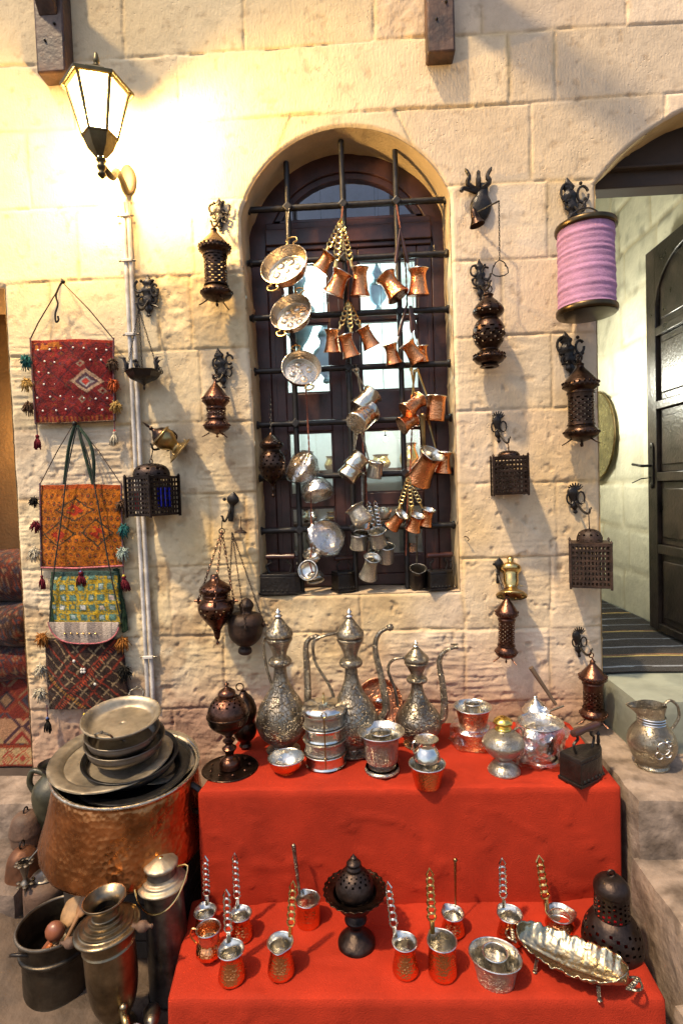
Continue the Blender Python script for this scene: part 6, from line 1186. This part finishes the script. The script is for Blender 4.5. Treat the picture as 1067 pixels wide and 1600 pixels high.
panel(o,'panel',((70,1000),(192,998),(203,1104),(77,1109)),-.022,bag4)
for k in range(4): a=pi/4+k*pi/2; c=Vector(atY(130,1048,-.042))-Vector(o.location); MB().ball(c+V(.0075*math.cos(a),0,.0075*math.sin(a)),.0062,8,(1,.5,1)).build('shell_petal',SHELL,o)
for x,y in ((116,1033),(149,1069)): MB().ball(Vector(atY(x,y,-.04))-Vector(o.location),.0065,8,(1,.5,1)).build('shell_bead',SHELL,o)
pom(o,66,996,-.03,.022,wG); pom(o,64,1045,-.03,.022,wC); pom(o,63,1082,-.03,.022,wC); pom(o,192,1002,-.035,.024,wG); pom(o,194,1048,-.035,.024,wBk)
tassel(o,75,1128,-.03,.05,.018,wBk,BLB,.06); tassel(o,133,1122,-.03,.03,.012,wT,YL,.03)
# ================================================================ THE LEFT FLOOR
# copper cauldron on an old crate
Pc=atZ(182,1372,.27); zc=.19; C0=V(-.87,-.42,zc); s_=mpp(C0)
rim=V(0,0,0)
Rc=atY(200,1193,C0.y); hC=.27; tl=Matrix.Translation(V(-.835,-.42,.338))@Matrix.Rotation(R(5),4,'Y')@Matrix.Rotation(R(4),4,'X')
o=thing('cauldron','big hammered copper cauldron with a tinned rim, heaped with trays, left of the red stand','cauldron',tl)
rR=106*mpp(Rc); pr=[(.001,0),(rR*.85,0),(rR*1.10,.008),(rR*1.16,.03),(rR*1.13,.07),(rR*1.06,.14),(rR*.99,.23),(rR*.955,hC-.015),(rR*.99,hC-.004),(rR*1.0,hC)]
MB().lathe(sp(pr,4),72,fl=lambda a,j,z:1+.007*math.sin(9*a+z*20)+.004*math.sin(17*a-z*40)).build('body',COPD,o)
MB().lathe(sp([(.001,.02),(rR*.8,.02),(rR*.92,.10),(rR*.93,.25),(rR*.985,hC)],4),60).build('lining',TIN,o); MB().ring((0,0,hC),rR*1.0,.005,'z',60,8).build('rim',TIN,o)
MB().tube(smooth_pts([(rR*.93,-.02,hC*.86),(rR*1.12,-.03,hC*.78),(rR*1.12,-.03,hC*.55),(rR*.98,-.02,hC*.5)],5),.010,8).build('ring_handle',IRON,o)
CM=tl
o=thing('crate','dark wooden crate carrying the copper cauldron','crate',V(-.86,-.34,0)); 
for k in range(5): MB().box((0.03,-.17+.0*k,.03+.06*k),(.36,.016,.054)).build('slat',mat('sooty_wood',(.03,.022,.018),0,.8,var=.3,bump=.003,bs=30),o,bev=.002); MB().box((.225,.0,.03+.06*k),(.016,.32,.054)).build('slat',MT['sooty_wood'],o,bev=.002)
MB().box((0.03,0,.318),(.40,.36,.016)).build('top',MT['sooty_wood'],o,bev=.002); MB().box((-.145,0,.15),(.016,.32,.30)).build('side',MT['sooty_wood'],o)
# trays
def tray(label,px,py,rxp,Y,tx,ty,mt,depth=.02,prof=None,scal=0,name='tray',group='trays heaped on the cauldron',inner=None):
    C_=atY(px,py,Y); r=rxp*mpp(C_); M_=Matrix.Translation(C_)@Matrix.Rotation(R(ty),4,'Y')@Matrix.Rotation(R(tx),4,'X'); o=thing(name,label,name.replace('_',' '),M_,group)
    pf=prof or [(.001,-depth),(.70,-depth),(.78,-depth*.7),(.84,-.002),(.96,.0),(1.0,-.002)]
    P_=sp([(a*r,z) for a,z in pf],4); MB().lathe(P_,72,fl=(lambda a,j,z:1+(.012*math.cos(a*scal) if P_[j][0]>.93*r else 0)) if scal else None).build('dish',mt,o,solid=.0025); MB().ring((0,0,-.001),r*(1.0),.0028 ,'z',72,6).build('rim',inner or mt,o); return o
tray('black shallow pan, lowest in the cauldron mouth',208,1212,92,-.44,7,6,SILD if False else mat('blackened_metal',(.06,.06,.062),.9,.35,bump=.001,var=.3),.03)
tray('large pale plate with a wide flat rim leaning at the right of the heap',248,1180,60,-.36,12,9,PEWL,.022,name='plate')
tray('black round pan under the scalloped tray',208,1200,84,-.44,8,4,MT['blackened_metal'],.035)
tray('wide pale tray with a pie-crust edge sticking out to the left of the heap',176,1178,90,-.43,8,2,PEWL,.018,scal=60)
def pot(label,px,py,rxp,Y,dep,mt,tx=8,ty=3):
    return tray(label,px,py,rxp,Y,tx,ty,mt,dep,[(.001,-dep),(.72,-dep),(.86,-dep*.9),(.95,-dep*.55),(.93,-dep*.2),(.97,-.004),(1.03,0)],name='shallow_pot')
pot('dark shallow pot sitting on the pie-crust tray',205,1178,70,-.44,.045,MT['blackened_metal']); pot('middle dull pot with a worn pale rim in the heap',196,1152,58,-.44,.05,PEW)
pot('upper dark pot right under the oval serving pan',192,1140,54,-.45,.045,PEW)
o=tray('oval serving pan with cast handles on top of the heap',190,1118,58,-.46,9,3,PEWL,.03,[(.001,-.03),(.66,-.03),(.82,-.024),(.9,-.008),(.96,-.002),(1.0,0)],scal=44,name='serving_pan')
for s_ in (-1,1):
    r=58*mpp(atY(190,1118,-.46)); MB().tube(smooth_pts([(-.025,r*.97*s_,0),(-.022,r*1.06*s_,.016),(0,r*1.09*s_,.024),(.022,r*1.06*s_,.016),(.025,r*.97*s_,0)],4),.0035,6).ball((0,r*1.09*s_,.026),.006,6).build('handle',SILD,o)
# green clay jug
B=atY(86,1260,-.20); o=thing('clay_jug','dark green glazed clay jug with one handle, behind the copper cauldron at the left','jug',V(B.x,-.20,.205)); h=atY(90,1192,-.20).z-.205; r=31*mpp(V(B.x,-.2,.3))
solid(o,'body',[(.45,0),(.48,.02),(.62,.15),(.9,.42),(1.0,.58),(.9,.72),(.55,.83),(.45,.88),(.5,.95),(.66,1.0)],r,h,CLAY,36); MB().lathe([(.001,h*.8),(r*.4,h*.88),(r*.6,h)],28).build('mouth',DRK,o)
MB().tube(smooth_pts([(-r*.4,0,h*.86),(-r*1.0,0,h*.90),(-r*1.22,0,h*.74),(-r*.95,0,h*.60)],5),[.011]*15+[.009],10).build('handle',CLAY,o)
# domed stone-like jar and brown copper bell, small jar, candlestick
B=atZ(52,1325,.205); B=V(atY(42,1290,-.24).x,-.24,0); o=thing('domed_jar','dusty rounded pot lid and jar below the clay jug','jar',V(B.x,-.24,.205)); r=25*mpp(V(B.x,-.24,.3)); solid(o,'body',[(.8,0),(.9,.1),(.95,.35),(1.0,.4),(.95,.55),(.75,.85),(.4,.98),(.01,1.0)],r,.125,CLAYB,32); MB().ring((.0,-.0,.13),.012,.003,'x').build('ring',IRON,o)
p=atZ(42,1392,.02); o=thing('copper_bell','rust-brown hammered copper bell shape standing at the left edge of the heap','bell',V(atY(38,1370,-.40).x,-.40,atY(38,1385,-.40).z)); r=27*mpp(o.location); MB().lathe(sp([(r*.95,0),(r*1.0,.02),(r*.92,.06),(r*.75,.11),(r*.4,.135),(.002,.14)],4),36).build('body',mat('rust_brown_copper',(.16,.065,.03),.5,.55,var=.3,bump=.002,bs=50,kind='hammer',dark=.3),o); MB().ring((0,0,.15),.013,.003,'x').build('ring',IRON,o); MB().box((0,0,-.08),(.11,.09,.158)).build('block',STEPD,o,bev=.01)
B=V(atY(75,1400,-.45).x,-.45,0); o=thing('round_jar','dull brown lidded jar under the left side of the cauldron','jar',B); r=33*mpp(B); h=atY(72,1362,-.45).z; solid(o,'body',[(.75,0),(.95,.06),(1.0,.3),(1.0,.75),(.95,.86),(.7,.93),(.55,.95)],r,h,CLAYB,32); solid(o,'lid',[(.6,0),(.62,.2),(.3,.6),(.1,1.0),(.01,1.05)],r,.025,PEW,24,z=h*.95)
B=atY(42,1405,-.50); B.z=.02; o=thing('candlestick','small flower-shaped metal candlestick at the left edge of the heap','candlestick',B); h=atY(42,1345,-.50).z-B.z
solid(o,'stem',[(1.0,0),(.9,.03),(.3,.1),(.2,.2),(.35,.3),(.2,.42),(.3,.55),(.2,.68),(.6,.75),(.25,.8),(.5,.9),(.7,1.0)],.026,h,PEW,16)
for z,n_ in ((h*.75,6),(h*.98,8)):
    for k in range(n_): a=k*2*pi/n_; MB().ball((.022*math.cos(a),.022*math.sin(a),z),.009,8,(1,1,.35)).build('petal',PEW,o)
MB().tube([(.02,-.005,h*1.02),(.075,.01,h*1.22)],.003,6).build('rod',PEW,o)
# cooking pot with spoons
B=atZ(84,1545,0.0); Y=-.60; zb=0.0; X=atY(92,1500,Y).x; r=54*mpp(V(X,Y,.15)); zt=atY(92,1440,Y).z; h=zt
o=thing('cooking_pot','tall dull metal cooking pot full of wooden spoons at the bottom left','pot',V(X,Y,0)@Matrix.Identity(4) if False else Matrix.Translation(V(X,Y,0)))
PM=mat('dusty_dark_pot_metal',(.085,.07,.052),.85,.42,bump=.002,bs=30,var=.35,dark=.4)  # darkness in this colour stands for weaker light at lower left
MB().lathe(sp([(.001,0),(r*.86,0),(r*.92,.01),(r*.92,h*.5),(r*.93,h*.62),(r*1.0,h*.66),(r*1.0,h*.70),(r*.95,h*.74),(r*1.0,h*.93),(r*1.03,h*1.0)],4),56).build('body',PM,o); MB().lathe(sp([(.001,h*.4),(r*.8,h*.4),(r*.93,h*.6),(r*.98,h)],3),48).build('lining',PM,o); MB().ring((0,0,h),r*1.02,.005,'z',56,8).build('rim',PEW,o)
for a in (-pi/2-.5,pi/2-.2): c=V(r*1.03*math.cos(a),r*1.03*math.sin(a),h*.88); MB().tube(smooth_pts([c+V(-.03,0,0),c+V(-.012,-.012 if a<0 else .012,.012),c+V(.012,-.012 if a<0 else .012,.012),c+V(.03,0,0)],4),.005,8).build('handle',IRON,o)
def spoon(label,a,b,L_,rb,mt):
    M_=Matrix.Translation(a); o=thing('wooden_spoon',label,'spoon',M_,'wooden spoons in the pot'); d=(b-a); 
    MB().tube([V(0,0,0),d*.5,d*.75],[.006,.0065,.008],8).build('shaft',mt,o); q=d.to_track_quat('Z','Y').to_matrix().to_4x4(); MB().ball((0,0,0),rb,16,(1,.35,1.5),M=Matrix.Translation(d*.86)@q).build('bowl',mt,o)
c0=V(X,Y,h); spoon('large pale wooden spoon leaning right out of the cooking pot',V(X-.015,Y-.02,h*.5),atY(120,1408,Y+.08),0,.036,SPOON); spoon('long brown spoon beside the large pale one',V(X+.01,Y-.03,h*.5),atY(140,1398,Y+.07),0,.026,mat('brown_spoon_wood',(.24,.12,.05),0,.5,var=.3)); 
o=thing('wooden_ladle','round reddish wooden ladle bowl resting inside the cooking pot','ladle',V(X-.012,Y+.01,h*.80)); MB().ball((0,0,0),.030,20,(1,.8,1)).build('bowl',mat('red_brown_wood',(.26,.10,.06),0,.35,var=.25),o); MB().tube([(0,0,-.01),(-.04,-.02,-.06)],.008,8).build('shaft',MT['red_brown_wood'],o)
o=thing('wooden_pestle','orange wooden pestle end in front of the ladle inside the pot','pestle',V(X-.01,Y-.045,h*.62)); MB().lathe(sp([(.001,-.05),(.012,-.045),(.014,0),(.010,.03),(.006,.042),(.001,.044)]),14,Matrix.Rotation(.4,4,'Y')).build('shaft',mat('orange_wood',(.42,.12,.03),0,.4),o)
# samovar
Y=-.76; zt=atY(177,1403,Y).z; X=atY(180,1500,Y).x; s_=mpp(V(X,Y,.2)); r=44*s_; zb=max(0.0,0); o=thing('samovar','dull brass samovar with a flared chimney collar, bottom left in front of the cauldron','samovar',Matrix.Translation(V(X,Y,0))@Matrix.Rotation(R(-3),4,'Y'))
h=zt; SM=mat('tarnished_samovar_brass',(.30,.235,.15),1,.33,bump=.001,var=.3,dark=.45,vs=8)  # besides the tarnish, base colour is darkened for the light's falloff
solid(o,'base',[(.62,0),(.66,.03),(.6,.06),(.42,.1),(.4,.14),(.5,.17)],r,h,SM,32); solid(o,'body',[(.5,.165),(.62,.2),(.78,.3),(.86,.45),(.86,.66),(.90,.68),(.86,.70),(.92,.76),(.97,.785)],r,h,SM,44)
solid(o,'shoulder',[(.97,.785),(1.10,.79),(1.12,.80),(1.06,.81),(.92,.818),(.90,.832),(.76,.838),(.74,.855),(.60,.86),(.58,.878),(.46,.884),(.44,.90)],r,h,SM,48)
solid(o,'collar',[(.44,.89),(.43,.92),(.46,.945),(.60,.965),(.70,.985),(.72,1.0),(.69,1.004),(.58,.985),(.48,.965),(.40,.93),(.36,.88)],r*1.02,h,SM,40)
solid(o,'inner_flue',[(.001,.86),(.35,.86),(.35,.93)],r,h,IRON,24)
for s2,zz in ((-1,.71),(1,.80)):
    a=V(s2*r*.95,-.01,h*zz); b=a+V(s2*.055,-.01,.004); MB().lathe(sp([(.001,0),(.010,.002),(.007,.012),(.014,.022),(.014,.036),(.008,.044),(.004,.052),(.006,.056),(.001,.06)],3),14,Matrix.Translation(a)@Matrix.Rotation(s2*pi/2,4,'Y')).build('side_grip',CLAYB,o)
mb=MB(); a=V(r*.55,-r*.62,h*.30); d=V(.6,-.8,0).normalized(); mb.tube(smooth_pts([a,a+d*.035,a+d*.05+V(0,0,-.012),a+d*.052+V(0,0,-.03)],4),[.010]*8+[.007]*5,10); mb.build('tap',BRAD,o); q=MB().tube([a+d*.03,a+d*.03+V(0,0,.022)],.005,8).ball(a+d*.03+V(0,0,.03),.011,10,(1,1,.8)).build('tap_key',SM,o)
# milk can
Y=-.62; X=atY(262,1460,Y).x; s_=mpp(V(X,Y,.25)); zt=atY(259,1340,Y).z; h=zt; r=33*s_; o=thing('milk_can','tall tapered tin can with fluted lid and wire bail, beside the red stand','can',Matrix.Translation(V(X+.005,Y,0))@Matrix.Rotation(R(-2),4,'Y'))
DT=mat('dark_tin',(.16,.15,.14),.9,.38,bump=.001,var=.35,dark=.4)
solid(o,'body',[(1.05,0),(1.0,.02),(.95,.3),(.90,.6),(.88,.80)],r,h,DT,36); solid(o,'shoulder',[(.88,.80),(1.08,.805),(1.08,.82),(.9,.835),(.85,.85),(.7,.86),(.66,.88)],r*1.02,h,PEWL,36); solid(o,'neck',[(.66,.87),(.64,.9),(.64,.95)],r,h,DT,32)
MB().lathe(sp(scl([(.66,.93),(.74,.94),(.74,.96),(.5,.98),(.2,1.0),(.001,1.005)],r,h),3),48,fl=lambda a,j,z:1+.03*abs(math.cos(a*6))).build('lid',PEWL,o); MB().ball((0,0,h*1.0),.008,10,(1,1,.6)).build('lid_knob',BRA,o)
mb=MB(); mb.tube(smooth_pts([(-r*.75,0,h*.93)]+[(r*1.25*math.cos(a),-r*1.15*abs(math.sin(a))-.0,h*.93+.09*(-math.sin(-a))) for a in np.linspace(pi,2*pi,9)]+[(r*.75,0,h*.93)],3),.0026,6); mb.build('bail',BRA,o)
# small brass bits on the ground
p=atZ(237,1585,.0); o=thing('brass_tap','loose old brass tap lying by the foot of the milk can','tap',V(p.x,-.80,.02)); MB().tube(smooth_pts([(-.03,0,0),(0,0,.006),(.02,-.01,.02),(.024,-.012,.045)],4),[.012]*6+[.008]*7,10).tube([(0,0,.0),(0,0,.035)],.006,8).build('body',BRAD,o); MB().ball((0,0,.043),.012,10,(1.3,.6,.8)).build('key',SIL,o)
p=atZ(240,1560,.0); o=thing('small_cowbell','small open-mouthed bell lying on its side below the milk can','bell',Matrix.Translation(V(atY(236,1545,-.74).x,-.74,.045))@Matrix.Rotation(R(80),4,'X')@Matrix.Rotation(R(20),4,'Y')); MB().lathe(sp([(.024,0),(.022,.02),(.016,.045),(.005,.055),(.001,.056)],3),20).build('shell',PEW,o,solid=.002); MB().ball((0,0,.01),.007,8).build('clapper',PEW,o)
# ================================================================ added shop fill lights, then lamps that belong to the place
lamp('shop_lamp',(-.2,.55,2.5),17,(.80,1,.97),.06); lamp('shop_lamp',(.25,.55,1.75),2.5,(1,.93,.75),.06)  # unseen fill lights added to brighten the interior behind the panes
lamp('vestibule_lamp',(1.06,1.0,2.05),20,(1,.99,.84),.1)
lamp('side_lamp',(-1.64,.76,1.86),16,(1,.58,.2),.04)
